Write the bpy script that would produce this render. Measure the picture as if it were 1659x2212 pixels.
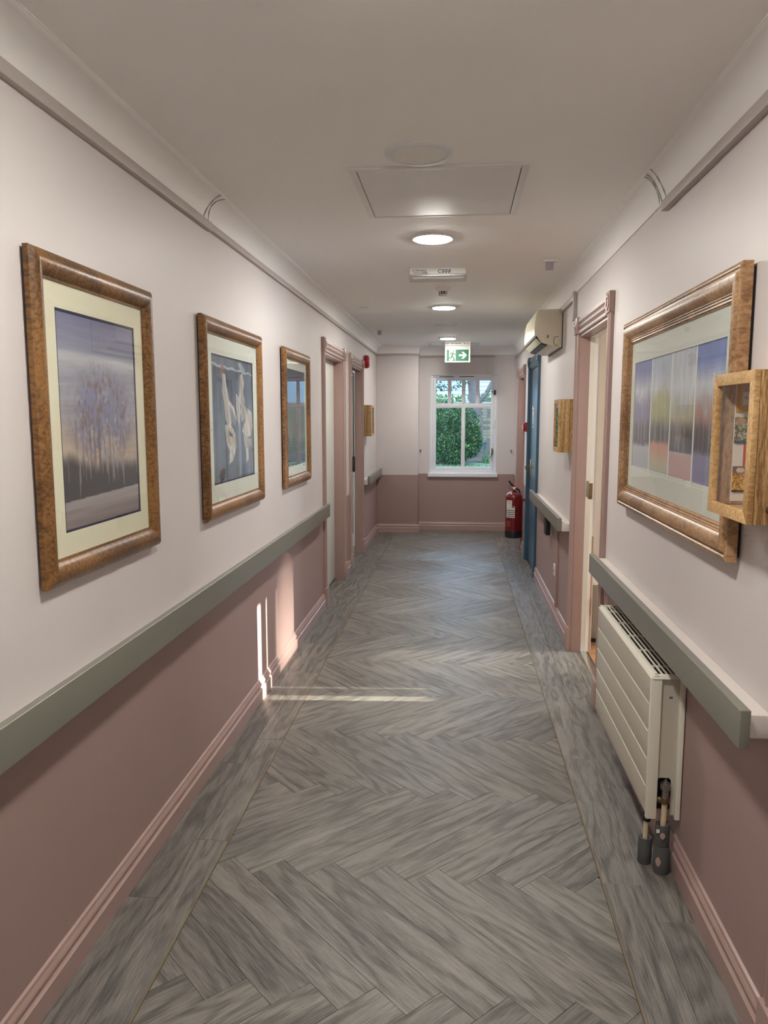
import bpy, bmesh, math, random
import numpy as np
from mathutils import Vector, Matrix

random.seed(7)
SC = bpy.context.scene
COL = SC.collection
for o in list(bpy.data.objects):
    bpy.data.objects.remove(o)

# ------------------------------------------------------------------ camera
CAM_ROWS = None
def setup_camera():
    W, H, f, vx, vy = 1659.0, 2212.0, 1638.0, 988.0, 899.0
    fw = Vector((vx - W / 2, -(vy - H / 2), -f)).normalized()
    u = Vector((0, 1, 0)); z = Vector((0, 0, 1))
    up = (u * (-z.dot(fw)) + z * u.dot(fw)).normalized()
    if up.y < 0:
        up = -up
    r = fw.cross(up)
    cam = bpy.data.cameras.new('camera')
    ob = bpy.data.objects.new('camera', cam)
    COL.objects.link(ob)
    m = Matrix((r, fw, up)).to_4x4()
    m.translation = Vector((0, 0, 1.5))
    ob.matrix_world = m
    cam.sensor_fit = 'HORIZONTAL'
    cam.sensor_width = 36.0
    cam.lens = 36.0 * f / W
    cam.clip_start = 0.05
    cam.clip_end = 200
    SC.camera = ob
setup_camera()

# ------------------------------------------------------------------ world, sun, exposure
world = bpy.data.worlds.new('sky')
SC.world = world
world.use_nodes = True
bg = world.node_tree.nodes['Background']
bg.inputs['Color'].default_value = (0.54, 0.75, 1.0, 1)
bg.inputs['Strength'].default_value = 5.5

SUN_TAN, SUN_SLOPE = 0.18, 0.065
sun = bpy.data.lights.new('sun', 'SUN')
sun.energy = 46.0
sun.angle = math.radians(0.5)
sun.color = (1.0, 0.86, 0.68)
sun_o = bpy.data.objects.new('sun', sun)
COL.objects.link(sun_o)
sun_o.rotation_euler = Vector((-1, -SUN_SLOPE, -SUN_TAN)).to_track_quat('-Z', 'Y').to_euler()
sun_o.location = (12, 5, 6)

SC.view_settings.view_transform = 'Standard'
SC.view_settings.look = 'None'
SC.view_settings.exposure = 0.0
SC.view_settings.gamma = 1.0
SC.view_settings.use_curve_mapping = False
SC.cycles.use_denoising = True
SC.cycles.max_bounces = 14
SC.cycles.diffuse_bounces = 8
SC.cycles.transparent_max_bounces = 16
SC.cycles.sample_clamp_indirect = 15.0

LAMP_STRENGTH = 248.0
LAMP_COLOR = (1.0, 0.965, 0.895, 1)

# ------------------------------------------------------------------ sizes
L, R, H = -1.035, 0.745, 2.385
Y0, YP, YE = -2.6, 9.755, 10.0       # back of corridor, pier face, recess face
XP = -0.497                          # pier edge
RT = 0.12                            # wall thickness

# ------------------------------------------------------------------ materials
def srgb(r, g, b):
    def c(v):
        v /= 255.0
        return v / 12.92 if v <= 0.04045 else ((v + 0.055) / 1.055) ** 2.4
    return (c(r), c(g), c(b), 1)

def new_mat(name):
    m = bpy.data.materials.new(name)
    m.use_nodes = True
    nt = m.node_tree
    b = nt.nodes['Principled BSDF']
    return m, nt, b

def N(nt, t, **kw):
    n = nt.nodes.new(t)
    for k, v in kw.items():
        if k.startswith('i_'):
            n.inputs[k[2:].replace('_', ' ')].default_value = v
        else:
            setattr(n, k, v)
    return n

def plain(name, col, rough=0.5, metal=0.0, var=0.06, scale=9.0, bump=0.0, bscale=120.0, coat=0.0, spec=0.5):
    """solid colour with a little procedural variation and relief"""
    m, nt, b = new_mat(name)
    tc = N(nt, 'ShaderNodeTexCoord')
    no = N(nt, 'ShaderNodeTexNoise'); no.inputs['Scale'].default_value = scale; no.inputs['Detail'].default_value = 4
    nt.links.new(tc.outputs['Object'], no.inputs['Vector'])
    mx = N(nt, 'ShaderNodeMix', data_type='RGBA')
    c1 = tuple(max(0, x * (1 - var)) for x in col[:3]) + (1,)
    c2 = tuple(min(1, x * (1 + var)) for x in col[:3]) + (1,)
    mx.inputs[6].default_value = c1; mx.inputs[7].default_value = c2
    nt.links.new(no.outputs['Fac'], mx.inputs[0])
    nt.links.new(mx.outputs[2], b.inputs['Base Color'])
    b.inputs['Roughness'].default_value = rough
    b.inputs['Metallic'].default_value = metal
    b.inputs['Specular IOR Level'].default_value = spec
    b.inputs['Coat Weight'].default_value = coat
    if bump:
        n2 = N(nt, 'ShaderNodeTexNoise'); n2.inputs['Scale'].default_value = bscale; n2.inputs['Detail'].default_value = 3
        nt.links.new(tc.outputs['Object'], n2.inputs['Vector'])
        bp = N(nt, 'ShaderNodeBump'); bp.inputs['Strength'].default_value = bump; bp.inputs['Distance'].default_value = 0.002
        nt.links.new(n2.outputs['Fac'], bp.inputs['Height'])
        nt.links.new(bp.outputs['Normal'], b.inputs['Normal'])
    return m

C_UPPER = (0.66, 0.613, 0.602, 1)
C_LOWER = (0.36, 0.248, 0.230, 1)
C_TRIM = (0.40, 0.275, 0.248, 1)

def wall_mat(name, split):
    """two paints on one wall: pale above the dado line, dusty pink below"""
    m, nt, b = new_mat(name)
    ge = N(nt, 'ShaderNodeNewGeometry')
    sp = N(nt, 'ShaderNodeSeparateXYZ'); nt.links.new(ge.outputs['Position'], sp.inputs[0])
    gt = N(nt, 'ShaderNodeMath', operation='GREATER_THAN'); gt.inputs[1].default_value = split
    nt.links.new(sp.outputs['Z'], gt.inputs[0])
    mx = N(nt, 'ShaderNodeMix', data_type='RGBA')
    mx.inputs[6].default_value = C_LOWER; mx.inputs[7].default_value = C_UPPER
    nt.links.new(gt.outputs[0], mx.inputs[0])
    no = N(nt, 'ShaderNodeTexNoise'); no.inputs['Scale'].default_value = 2.3; no.inputs['Detail'].default_value = 5
    nt.links.new(ge.outputs['Position'], no.inputs['Vector'])
    rg = N(nt, 'ShaderNodeMapRange'); rg.inputs[3].default_value = 0.94; rg.inputs[4].default_value = 1.05
    nt.links.new(no.outputs['Fac'], rg.inputs[0])
    mu = N(nt, 'ShaderNodeMix', data_type='RGBA', blend_type='MULTIPLY'); mu.inputs[0].default_value = 1
    nt.links.new(mx.outputs[2], mu.inputs[6]); nt.links.new(rg.outputs[0], mu.inputs[7])
    nt.links.new(mu.outputs[2], b.inputs['Base Color'])
    b.inputs['Roughness'].default_value = 0.48
    n2 = N(nt, 'ShaderNodeTexNoise'); n2.inputs['Scale'].default_value = 260; n2.inputs['Detail'].default_value = 2
    nt.links.new(ge.outputs['Position'], n2.inputs['Vector'])
    n3 = N(nt, 'ShaderNodeTexNoise'); n3.inputs['Scale'].default_value = 5; n3.inputs['Detail'].default_value = 3
    nt.links.new(ge.outputs['Position'], n3.inputs['Vector'])
    b2 = N(nt, 'ShaderNodeBump'); b2.inputs['Strength'].default_value = 0.12; b2.inputs['Distance'].default_value = 0.02
    nt.links.new(n3.outputs['Fac'], b2.inputs['Height'])
    bp = N(nt, 'ShaderNodeBump'); bp.inputs['Strength'].default_value = 0.12; bp.inputs['Distance'].default_value = 0.001
    nt.links.new(n2.outputs['Fac'], bp.inputs['Height']); nt.links.new(b2.outputs['Normal'], bp.inputs['Normal'])
    nt.links.new(bp.outputs['Normal'], b.inputs['Normal'])
    return m

def wood(name, dark, light, stretch=(1.0, 9.0, 9.0), rough=0.45, scale=3.0, bump=0.25, ring=14.0, spec=0.5, axis_swap=None):
    """streaky wood, grain runs along local X (or the axis given); every object gets its own offset"""
    m, nt, b = new_mat(name)
    tc = N(nt, 'ShaderNodeTexCoord'); oi = N(nt, 'ShaderNodeObjectInfo')
    mp = N(nt, 'ShaderNodeMapping')
    st = {None: stretch, 'z': (stretch[1], stretch[2], stretch[0]), 'y': (stretch[1], stretch[0], stretch[2])}[axis_swap]
    mp.inputs['Scale'].default_value = st
    nt.links.new(tc.outputs['Object'], mp.inputs['Vector'])
    rv = N(nt, 'ShaderNodeVectorMath', operation='SCALE'); rv.inputs[0].default_value = (17.3, 31.7, 5.1)
    nt.links.new(oi.outputs['Random'], rv.inputs['Scale'])
    ad = N(nt, 'ShaderNodeVectorMath', operation='ADD')
    nt.links.new(mp.outputs[0], ad.inputs[0]); nt.links.new(rv.outputs[0], ad.inputs[1])
    # slow colour drift
    n1 = N(nt, 'ShaderNodeTexNoise'); n1.inputs['Scale'].default_value = scale * 0.55; n1.inputs['Detail'].default_value = 6
    n1.inputs['Distortion'].default_value = 1.1
    nt.links.new(ad.outputs[0], n1.inputs['Vector'])
    # cathedral rings: bands of a warped low noise
    n2 = N(nt, 'ShaderNodeTexNoise'); n2.inputs['Scale'].default_value = scale * 0.35; n2.inputs['Detail'].default_value = 1.5
    rm = N(nt, 'ShaderNodeVectorMath', operation='MULTIPLY'); rm.inputs[1].default_value = (1.5, .5, .5)
    nt.links.new(ad.outputs[0], rm.inputs[0]); nt.links.new(rm.outputs[0], n2.inputs['Vector'])
    ml = N(nt, 'ShaderNodeMath', operation='MULTIPLY'); ml.inputs[1].default_value = ring * 6.28
    nt.links.new(n2.outputs['Fac'], ml.inputs[0])
    sn = N(nt, 'ShaderNodeMath', operation='SINE'); nt.links.new(ml.outputs[0], sn.inputs[0])
    sr = N(nt, 'ShaderNodeMapRange'); sr.inputs[1].default_value = -1; sr.inputs[2].default_value = 0.35
    nt.links.new(sn.outputs[0], sr.inputs[0])
    # fine pores
    mp2 = N(nt, 'ShaderNodeVectorMath', operation='MULTIPLY'); mp2.inputs[1].default_value = (.9, 2.2, 2.2)
    nt.links.new(ad.outputs[0], mp2.inputs[0])
    n3 = N(nt, 'ShaderNodeTexNoise'); n3.inputs['Scale'].default_value = scale * 5; n3.inputs['Detail'].default_value = 5; n3.inputs['Roughness'].default_value = 0.62
    nt.links.new(mp2.outputs[0], n3.inputs['Vector'])
    a1 = N(nt, 'ShaderNodeMath', operation='MULTIPLY_ADD'); a1.inputs[1].default_value = 0.28
    nt.links.new(sr.outputs[0], a1.inputs[0]); nt.links.new(n1.outputs['Fac'], a1.inputs[2])
    a2 = N(nt, 'ShaderNodeMath', operation='MULTIPLY_ADD'); a2.inputs[1].default_value = 0.55
    pr = N(nt, 'ShaderNodeMapRange'); pr.inputs[1].default_value = 0.36; pr.inputs[2].default_value = 0.60; nt.links.new(n3.outputs['Fac'], pr.inputs[0])
    nt.links.new(pr.outputs[0], a2.inputs[0]); nt.links.new(a1.outputs[0], a2.inputs[2])
    rp = N(nt, 'ShaderNodeMapRange'); rp.inputs[1].default_value = 0.62; rp.inputs[2].default_value = 1.30
    nt.links.new(a2.outputs[0], rp.inputs[0])
    mx = N(nt, 'ShaderNodeMix', data_type='RGBA'); mx.inputs[6].default_value = dark; mx.inputs[7].default_value = light
    nt.links.new(rp.outputs[0], mx.inputs[0])
    br = N(nt, 'ShaderNodeMapRange'); br.inputs[3].default_value = 0.88; br.inputs[4].default_value = 1.12
    nt.links.new(oi.outputs['Random'], br.inputs[0])
    mu = N(nt, 'ShaderNodeMix', data_type='RGBA', blend_type='MULTIPLY'); mu.inputs[0].default_value = 1
    nt.links.new(mx.outputs[2], mu.inputs[6]); nt.links.new(br.outputs[0], mu.inputs[7])
    nt.links.new(mu.outputs[2], b.inputs['Base Color'])
    b.inputs['Roughness'].default_value = rough
    b.inputs['Specular IOR Level'].default_value = spec
    bp = N(nt, 'ShaderNodeBump'); bp.inputs['Strength'].default_value = bump; bp.inputs['Distance'].default_value = 0.002
    nt.links.new(a2.outputs[0], bp.inputs['Height'])
    nt.links.new(bp.outputs['Normal'], b.inputs['Normal'])
    return m

def emit(name, col, strength):
    m, nt, b = new_mat(name)
    b.inputs['Base Color'].default_value = (0.9, 0.9, 0.88, 1)
    b.inputs['Emission Color'].default_value = col
    b.inputs['Emission Strength'].default_value = strength
    return m

def glass(name, tint=(1, 1, 1, 1), ior=1.5):
    """thin pane: clear, with the mirror reflection real glass has"""
    m = bpy.data.materials.new(name); m.use_nodes = True
    nt = m.node_tree; nt.nodes.clear()
    out = N(nt, 'ShaderNodeOutputMaterial'); mix = N(nt, 'ShaderNodeMixShader')
    tr = N(nt, 'ShaderNodeBsdfTransparent'); tr.inputs[0].default_value = tint
    gl = N(nt, 'ShaderNodeBsdfGlossy'); gl.inputs['Roughness'].default_value = 0.0
    no = N(nt, 'ShaderNodeTexNoise'); no.inputs['Scale'].default_value = 1.2
    tc = N(nt, 'ShaderNodeTexCoord'); nt.links.new(tc.outputs['Object'], no.inputs['Vector'])
    bp = N(nt, 'ShaderNodeBump'); bp.inputs['Strength'].default_value = 0.02; bp.inputs['Distance'].default_value = 0.02
    nt.links.new(no.outputs['Fac'], bp.inputs['Height']); nt.links.new(bp.outputs['Normal'], gl.inputs['Normal'])
    fr = N(nt, 'ShaderNodeFresnel'); fr.inputs['IOR'].default_value = ior
    ge = N(nt, 'ShaderNodeNewGeometry')
    inv = N(nt, 'ShaderNodeMath', operation='SUBTRACT'); inv.inputs[0].default_value = 1.0
    nt.links.new(ge.outputs['Backfacing'], inv.inputs[1])
    mu = N(nt, 'ShaderNodeMath', operation='MULTIPLY'); mu.use_clamp = True
    nt.links.new(fr.outputs[0], mu.inputs[0]); nt.links.new(inv.outputs[0], mu.inputs[1])
    nt.links.new(mu.outputs[0], mix.inputs[0]); nt.links.new(tr.outputs[0], mix.inputs[1]); nt.links.new(gl.outputs[0], mix.inputs[2])
    nt.links.new(mix.outputs[0], out.inputs[0])
    return m

def vcol(name, rough=0.5):
    m, nt, b = new_mat(name)
    a = N(nt, 'ShaderNodeVertexColor'); a.layer_name = 'print'
    no = N(nt, 'ShaderNodeTexNoise'); no.inputs['Scale'].default_value = 300
    tc = N(nt, 'ShaderNodeTexCoord'); nt.links.new(tc.outputs['Object'], no.inputs['Vector'])
    rg = N(nt, 'ShaderNodeMapRange'); rg.inputs[3].default_value = 0.93; rg.inputs[4].default_value = 1.07
    nt.links.new(no.outputs['Fac'], rg.inputs[0])
    mu = N(nt, 'ShaderNodeMix', data_type='RGBA', blend_type='MULTIPLY'); mu.inputs[0].default_value = 1
    nt.links.new(a.outputs['Color'], mu.inputs[6]); nt.links.new(rg.outputs[0], mu.inputs[7])
    nt.links.new(mu.outputs[2], b.inputs['Base Color'])
    b.inputs['Roughness'].default_value = rough
    return m

M = {}
M['wall'] = wall_mat('wall_paint_two_tone', 0.748)
M['ceiling'] = plain('ceiling_paint', (0.89, 0.875, 0.855, 1), 0.75, var=0.03, scale=1.5, bump=0.05, bscale=60)
M['cove'] = plain('cove_paint', (0.89, 0.875, 0.855, 1), 0.6, var=0.02, scale=1.5)
M['conduit'] = plain('conduit_paint', (0.47, 0.415, 0.39, 1), 0.45, var=0.03)
M['trim'] = plain('pink_gloss_paint', C_TRIM, 0.32, var=0.05, bump=0.05, bscale=40)
M['blue'] = plain('blue_gloss_paint', (0.035, 0.085, 0.135, 1), 0.3, var=0.06)
M['blue_leaf'] = plain('blue_door_paint', (0.075, 0.155, 0.235, 1), 0.33, var=0.05)
M['white_door'] = plain('white_door_paint', (0.70, 0.70, 0.66, 1), 0.4, var=0.03)
M['white_frame'] = plain('cream_frame_paint', (0.80, 0.77, 0.70, 1), 0.35, var=0.03)
M['rail'] = plain('grey_green_rail_paint', (0.198, 0.194, 0.163, 1), 0.33, var=0.05, bump=0.04, bscale=60)
M['batten'] = plain('batten_paint', (0.68, 0.62, 0.585, 1), 0.45, var=0.03)
M['oak'] = wood('grey_oak_vinyl', (0.078, 0.072, 0.064, 1), (0.252, 0.236, 0.211, 1), (1.0, 15.0, 15.0), 0.36, 3.2, 0.35, 7.0, 0.5)
M['oak_border'] = wood('grey_oak_vinyl_border', (0.060, 0.055, 0.049, 1), (0.226, 0.209, 0.186, 1), (1.0, 15.0, 15.0), 0.36, 3.0, 0.35, 8.0, 0.5)
M['inlay'] = plain('brass_inlay', (0.19, 0.14, 0.075, 1), 0.5)
M['subfloor'] = plain('floor_joint', (0.05, 0.045, 0.04, 1), 0.8)
M['roomfloor'] = wood('orange_wood_floor', (0.22, 0.095, 0.04, 1), (0.47, 0.24, 0.11, 1), (1, 8, 8), 0.33, 3, 0.03, 6)
M['cream'] = plain('cream_room_paint', (0.72, 0.64, 0.52, 1), 0.6, var=0.03)
M['frame'] = wood('antique_gold_wood', (0.085, 0.036, 0.009, 1), (0.29, 0.14, 0.042, 1), (3, 3, 3), 0.34, 3.2, 0.05, 3)
M['frame_gold'] = wood('pale_gold_wood', (0.21, 0.105, 0.045, 1), (0.50, 0.30, 0.15, 1), (3, 3, 3), 0.30, 3, 0.05, 3)
M['frame_edge'] = wood('gilt_edge', (0.16, 0.08, 0.02, 1), (0.52, 0.33, 0.10, 1), (3, 3, 3), 0.42, 9, 0.5, 3)
M['mat'] = plain('cream_mount_card', (0.75, 0.73, 0.56, 1), 0.8, var=0.02)
M['mat_white'] = plain('pale_green_mount_card', (0.70, 0.74, 0.66, 1), 0.8, var=0.02)
M['mat_bevel'] = plain('white_card_core', (0.85, 0.85, 0.82, 1), 0.8)
M['navy'] = plain('navy_card', (0.02, 0.025, 0.07, 1), 0.8)
M['black'] = plain('black_plastic', (0.012, 0.012, 0.013, 1), 0.4)
M['glass'] = glass('picture_glass')
M['window_glass'] = glass('window_glass', (0.93, 0.97, 1.0, 1))
M['print'] = vcol('printed_picture', 0.6)
M['pine'] = wood('pine_box_wood', (0.24, 0.115, 0.032, 1), (0.62, 0.41, 0.18, 1), (.7, 16, 16), 0.45, 5.0, 0.25, 5, axis_swap='z')
M['pine_front'] = wood('pine_box_front', (0.36, 0.19, 0.06, 1), (0.64, 0.42, 0.19, 1), (4, 4, 4), 0.45, 3.0, 0.15, 4)
M['pine_back'] = wood('pine_box_lining', (0.28, 0.18, 0.11, 1), (0.52, 0.39, 0.27, 1), (1, 8, 8), 0.55, 4, 0.1, 5, axis_swap='z')
M['upvc'] = plain('white_window_paint', (0.80, 0.82, 0.86, 1), 0.3, var=0.02)
M['red'] = plain('red_enamel', (0.17, 0.004, 0.006, 1), 0.2, var=0.05, coat=0.4)
M['red_plastic'] = plain('red_plastic', (0.36, 0.012, 0.015, 1), 0.3)
M['orange'] = plain('orange_plastic', (0.85, 0.16, 0.01, 1), 0.5)
M['chrome'] = plain('chrome', (0.7, 0.7, 0.7, 1), 0.2, 1.0)
M['brass'] = plain('brass', (0.68, 0.47, 0.17, 1), 0.25, 1.0)
M['oldbrass'] = plain('old_brass', (0.25, 0.19, 0.11, 1), 0.4, 1.0)
M['white'] = plain('white_plastic', (0.78, 0.78, 0.75, 1), 0.35, var=0.02)
M['offwhite'] = plain('unlit_diffuser', (0.80, 0.78, 0.75, 1), 0.6, var=0.02)
M['ring'] = plain('light_ring', (0.70, 0.72, 0.72, 1), 0.55, var=0.02)
M['hatch'] = plain('hatch_metal', (0.76, 0.745, 0.73, 1), 0.6, var=0.02, spec=0.35)
M['greyplastic'] = plain('lilac_grey_plastic', (0.36, 0.33, 0.37, 1), 0.5)
M['green'] = plain('exit_green', (0.0, 0.115, 0.048, 1), 0.5, var=0.04)
M['paper'] = plain('paper', (0.76, 0.74, 0.68, 1), 0.8, var=0.03)
M['ink'] = plain('ink', (0.02, 0.03, 0.06, 1), 0.7)
M['blueink'] = plain('marker_ink', (0.01, 0.05, 0.11, 1), 0.6)
M['greyink'] = plain('grey_print', (0.22, 0.22, 0.22, 1), 0.7)
M['ac'] = plain('aged_cream_plastic', (0.66, 0.595, 0.47, 1), 0.38, var=0.03)
M['ac_front'] = plain('aged_cream_front', (0.74, 0.68, 0.52, 1), 0.3, var=0.04)
M['rad'] = plain('cream_enamel', (0.53, 0.495, 0.41, 1), 0.36, var=0.03)
M['rad_light'] = plain('cream_enamel_pale', (0.78, 0.75, 0.64, 1), 0.36, var=0.03)  # pale enamel, also used for the painted groove highlights
M['foam'] = plain('grey_pipe_foam', (0.085, 0.085, 0.085, 1), 0.9, var=0.25, scale=20, bump=0.3, bscale=80)
M['paintfleck'] = plain('flecked_pink_paint', (0.42, 0.28, 0.25, 1), 0.6)
M['pipe'] = plain('painted_pipe', (0.66, 0.54, 0.36, 1), 0.4, var=0.2, scale=30)
M['metal'] = plain('grey_metal', (0.34, 0.33, 0.30, 1), 0.35, 0.9)
M['clear'] = glass('clear_tube_plastic', (0.9, 0.9, 0.9, 1), 1.6)
M['lamp'] = emit('lit_diffuser', LAMP_COLOR, LAMP_STRENGTH)
M['crack'] = plain('crack_shadow', (0.16, 0.14, 0.12, 1), 0.9)
M['steel'] = plain('bin_steel', (0.35, 0.34, 0.32, 1), 0.4, 0.6)
M['yellow'] = plain('yellow_card', (0.62, 0.36, 0.05, 1), 0.7)
M['redpaper'] = plain('red_paper', (0.52, 0.07, 0.07, 1), 0.7)
M['bluepaper'] = plain('blue_paper', (0.05, 0.12, 0.32, 1), 0.7)
M['fabric'] = plain('sun_cut_cloth', (0.52, 0.45, 0.38, 1), 0.9)
M['leaf'] = plain('leaf_green', (0.045, 0.115, 0.045, 1), 0.4, var=0.5, scale=3)
M['leaf2'] = plain('leaf_yellow_green', (0.16, 0.24, 0.06, 1), 0.45, var=0.4, scale=3)
M['leaf3'] = plain('conifer_green', (0.045, 0.10, 0.06, 1), 0.5, var=0.4, scale=3)
M['bark'] = plain('bark', (0.20, 0.155, 0.14, 1), 0.9, var=0.35, scale=6, bump=0.8, bscale=14)
M['brick'] = plain('yellow_stock_brick', (0.33, 0.27, 0.17, 1), 0.9, var=0.25, scale=6, bump=0.3, bscale=60)
M['brick2'] = plain('dark_stock_brick', (0.20, 0.165, 0.13, 1), 0.9, var=0.3, scale=6, bump=0.3, bscale=60)
M['mortar'] = plain('mortar', (0.46, 0.44, 0.40, 1), 0.95, var=0.12)
M['siding'] = plain('white_siding', (0.58, 0.66, 0.72, 1), 0.5, var=0.04)
M['soil'] = plain('soil', (0.115, 0.085, 0.075, 1), 0.95, var=0.5, scale=14, bump=0.8, bscale=20)
M['grass'] = plain('grass', (0.13, 0.20, 0.11, 1), 0.8, var=0.5, scale=18, bump=0.8, bscale=40)
M['blade'] = plain('strap_leaf', (0.09, 0.19, 0.06, 1), 0.45, var=0.4)
M['dark_window'] = plain('dark_pane', (0.06, 0.09, 0.14, 1), 0.1)

# ------------------------------------------------------------------ mesh builder
def WL(u, v, n): return (L + n, u, v)          # on the left wall: u along, v up, n out of the wall
def WR(u, v, n): return (R - n, u, v)          # right wall
def WE(u, v, n): return (u, YE - n, v)         # recess end wall
def WP(u, v, n): return (u, YP - n, v)         # pier
def CE(u, v, n): return (u, v, H - n)          # ceiling: n downwards
def ID(x, y, z): return (x, y, z)

class MB:
    def __init__(s, f=ID):
        s.v = []; s.fc = []; s.f = f
    def add(s, vs, fs):
        k = len(s.v)
        s.v += [Vector(s.f(*p)) for p in vs]
        s.fc += [[i + k for i in f] for f in fs]
        return s
    def box(s, x0, x1, y0, y1, z0, z1):
        return s.add([(x0, y0, z0), (x1, y0, z0), (x1, y1, z0), (x0, y1, z0), (x0, y0, z1), (x1, y0, z1), (x1, y1, z1), (x0, y1, z1)],
                     [(0, 3, 2, 1), (4, 5, 6, 7), (0, 1, 5, 4), (1, 2, 6, 5), (2, 3, 7, 6), (3, 0, 4, 7)])
    def prism(s, poly, a0, a1, axis):
        """polygon extruded along an axis; the polygon's two coordinates are the other axes in order"""
        def pt(p, a):
            return {'x': (a, p[0], p[1]), 'y': (p[0], a, p[1]), 'z': (p[0], p[1], a)}[axis]
        n = len(poly)
        vs = [pt(p, a0) for p in poly] + [pt(p, a1) for p in poly]
        fs = [list(range(n)), list(range(n, 2 * n))] + [[i, (i + 1) % n, n + (i + 1) % n, n + i] for i in range(n)]
        return s.add(vs, fs)
    def loft(s, rings, closed=True, caps=True):
        n = len(rings[0]); vs = [p for r in rings for p in r]; fs = []
        for k in range(len(rings) - 1):
            for i in range(n if closed else n - 1):
                j = (i + 1) % n
                fs.append([k * n + i, k * n + j, (k + 1) * n + j, (k + 1) * n + i])
        if caps and closed:
            fs.append(list(range(n))); fs.append([(len(rings) - 1) * n + i for i in range(n)])
        return s.add(vs, fs)
    def tube(s, path, r, seg=10, caps=True):
        pts = [Vector(p) for p in path]; rings = []
        rs = r if isinstance(r, (list, tuple)) else [r] * len(pts)
        prev = None
        for i, p in enumerate(pts):
            d = (pts[min(i + 1, len(pts) - 1)] - pts[max(i - 1, 0)]).normalized()
            if prev is None:
                a = Vector((0, 0, 1)) if abs(d.z) < 0.9 else Vector((1, 0, 0))
                a = d.cross(a).normalized()
            else:
                a = (prev - d * prev.dot(d)).normalized()
            prev = a
            b = d.cross(a)
            rings.append([tuple(p + (a * math.cos(t) + b * math.sin(t)) * rs[i]) for t in [2 * math.pi * k / seg for k in range(seg)]])
        return s.loft(rings, True, caps)
    def lathe(s, prof, c, axis='z', seg=24, caps=True):
        """prof: list of (radius, height along axis)"""
        rings = []
        for r, h in prof:
            ring = []
            for k in range(seg):
                t = 2 * math.pi * k / seg
                a, b = r * math.cos(t), r * math.sin(t)
                ring.append({'z': (c[0] + a, c[1] + b, c[2] + h), 'y': (c[0] + a, c[1] + h, c[2] + b), 'x': (c[0] + h, c[1] + a, c[2] + b)}[axis])
            rings.append(ring)
        return s.loft(rings, True, caps)
    def poly(s, pts):
        return s.add(pts, [list(range(len(pts)))])
    def build(s, name, mat, parent=None, bevel=0.0, smooth=35, label=None, cat=None, group=None, kind=None, seg=2):
        vs = s.v
        if parent is not None:
            org = parent['_org'] if '_org' in parent else parent.location
            org = Vector(org)
        else:
            lo = Vector((min(p.x for p in vs), min(p.y for p in vs), min(p.z for p in vs)))
            hi = Vector((max(p.x for p in vs), max(p.y for p in vs), max(p.z for p in vs)))
            org = Vector(((lo.x + hi.x) / 2, (lo.y + hi.y) / 2, lo.z))
        me = bpy.data.meshes.new(name)
        bm = bmesh.new()
        bv = [bm.verts.new(p - org) for p in vs]
        for f in s.fc:
            try:
                bm.faces.new([bv[i] for i in f])
            except ValueError:
                pass
        bmesh.ops.recalc_face_normals(bm, faces=bm.faces)
        if bevel > 0:
            es = [e for e in bm.edges if len(e.link_faces) == 2 and e.calc_face_angle(0) > 0.6]
            bmesh.ops.bevel(bm, geom=es, offset=bevel, segments=seg, affect='EDGES', profile=0.6, clamp_overlap=True)
        bm.to_mesh(me); bm.free()
        if mat is not None:
            me.materials.append(mat)
        if smooth:
            me.polygons.foreach_set('use_smooth', [True] * len(me.polygons))
            me.set_sharp_from_angle(angle=math.radians(smooth))
        ob = bpy.data.objects.new(name, me)
        COL.objects.link(ob)
        if parent is not None:
            ob.parent = parent
            ORG[ob.name] = org
        else:
            ob.location = org
        tag(ob, label, cat, group, kind)
        return ob

ORG = {}
def tag(o, label=None, cat=None, group=None, kind=None):
    if label: o['label'] = label
    if cat: o['category'] = cat
    if group: o['group'] = group
    if kind: o['kind'] = kind
    return o

class Sub:
    """lets MB.build parent to a part whose own origin is its thing's origin"""
    pass

def sub(mb, name, mat, part, **kw):
    """a sub-part: the part shares its thing's origin, so local coordinates are the thing's"""
    ob = mb.build(name, mat, part.parent, **kw)
    ob.parent = part
    return ob

def thing(name, loc, label=None, cat=None, group=None, kind=None):
    o = bpy.data.objects.new(name, None)
    o.empty_display_size = 0.05
    COL.objects.link(o)
    o.location = loc
    return tag(o, label, cat, group, kind)

def text_mb(f, body, size, u0, v0, n, mirror=False, depth=0.0004, bold=0.0, spacing=1.0, slant=0.0):
    """flat lettering as geometry; local x runs to the reader's right"""
    cu = bpy.data.curves.new('lettering', 'FONT')
    cu.body = body; cu.size = size; cu.offset = bold; cu.space_character = spacing; cu.shear = slant
    cu.resolution_u = 3
    tmp = bpy.data.objects.new('lettering_tmp', cu)
    COL.objects.link(tmp)
    dg = bpy.context.evaluated_depsgraph_get()
    me = bpy.data.meshes.new_from_object(tmp.evaluated_get(dg))
    bpy.data.objects.remove(tmp); bpy.data.curves.remove(cu)
    mb = MB(f)
    sg = -1 if mirror else 1
    mb.add([(u0 + sg * v.co.x, v0 + v.co.y, n) for v in me.vertices], [list(p.vertices) for p in me.polygons])
    bpy.data.meshes.remove(me)
    return mb

# ------------------------------------------------------------------ room shell
def struct(name, mb, mat, label, cat, **kw):
    return mb.build(name, mat, None, label=label, cat=cat, kind='structure', **kw)

# openings: (y0, y1, ztop)
D1 = (5.89, 6.85, 1.992); D2 = (7.35, 8.20, 1.992)
D3 = (3.91, 4.83, 1.992); D4 = (7.15, 7.975, 1.985); D5 = (8.65, 9.40, 1.96); D6 = (0.78, 1.60, 1.992)

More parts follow.
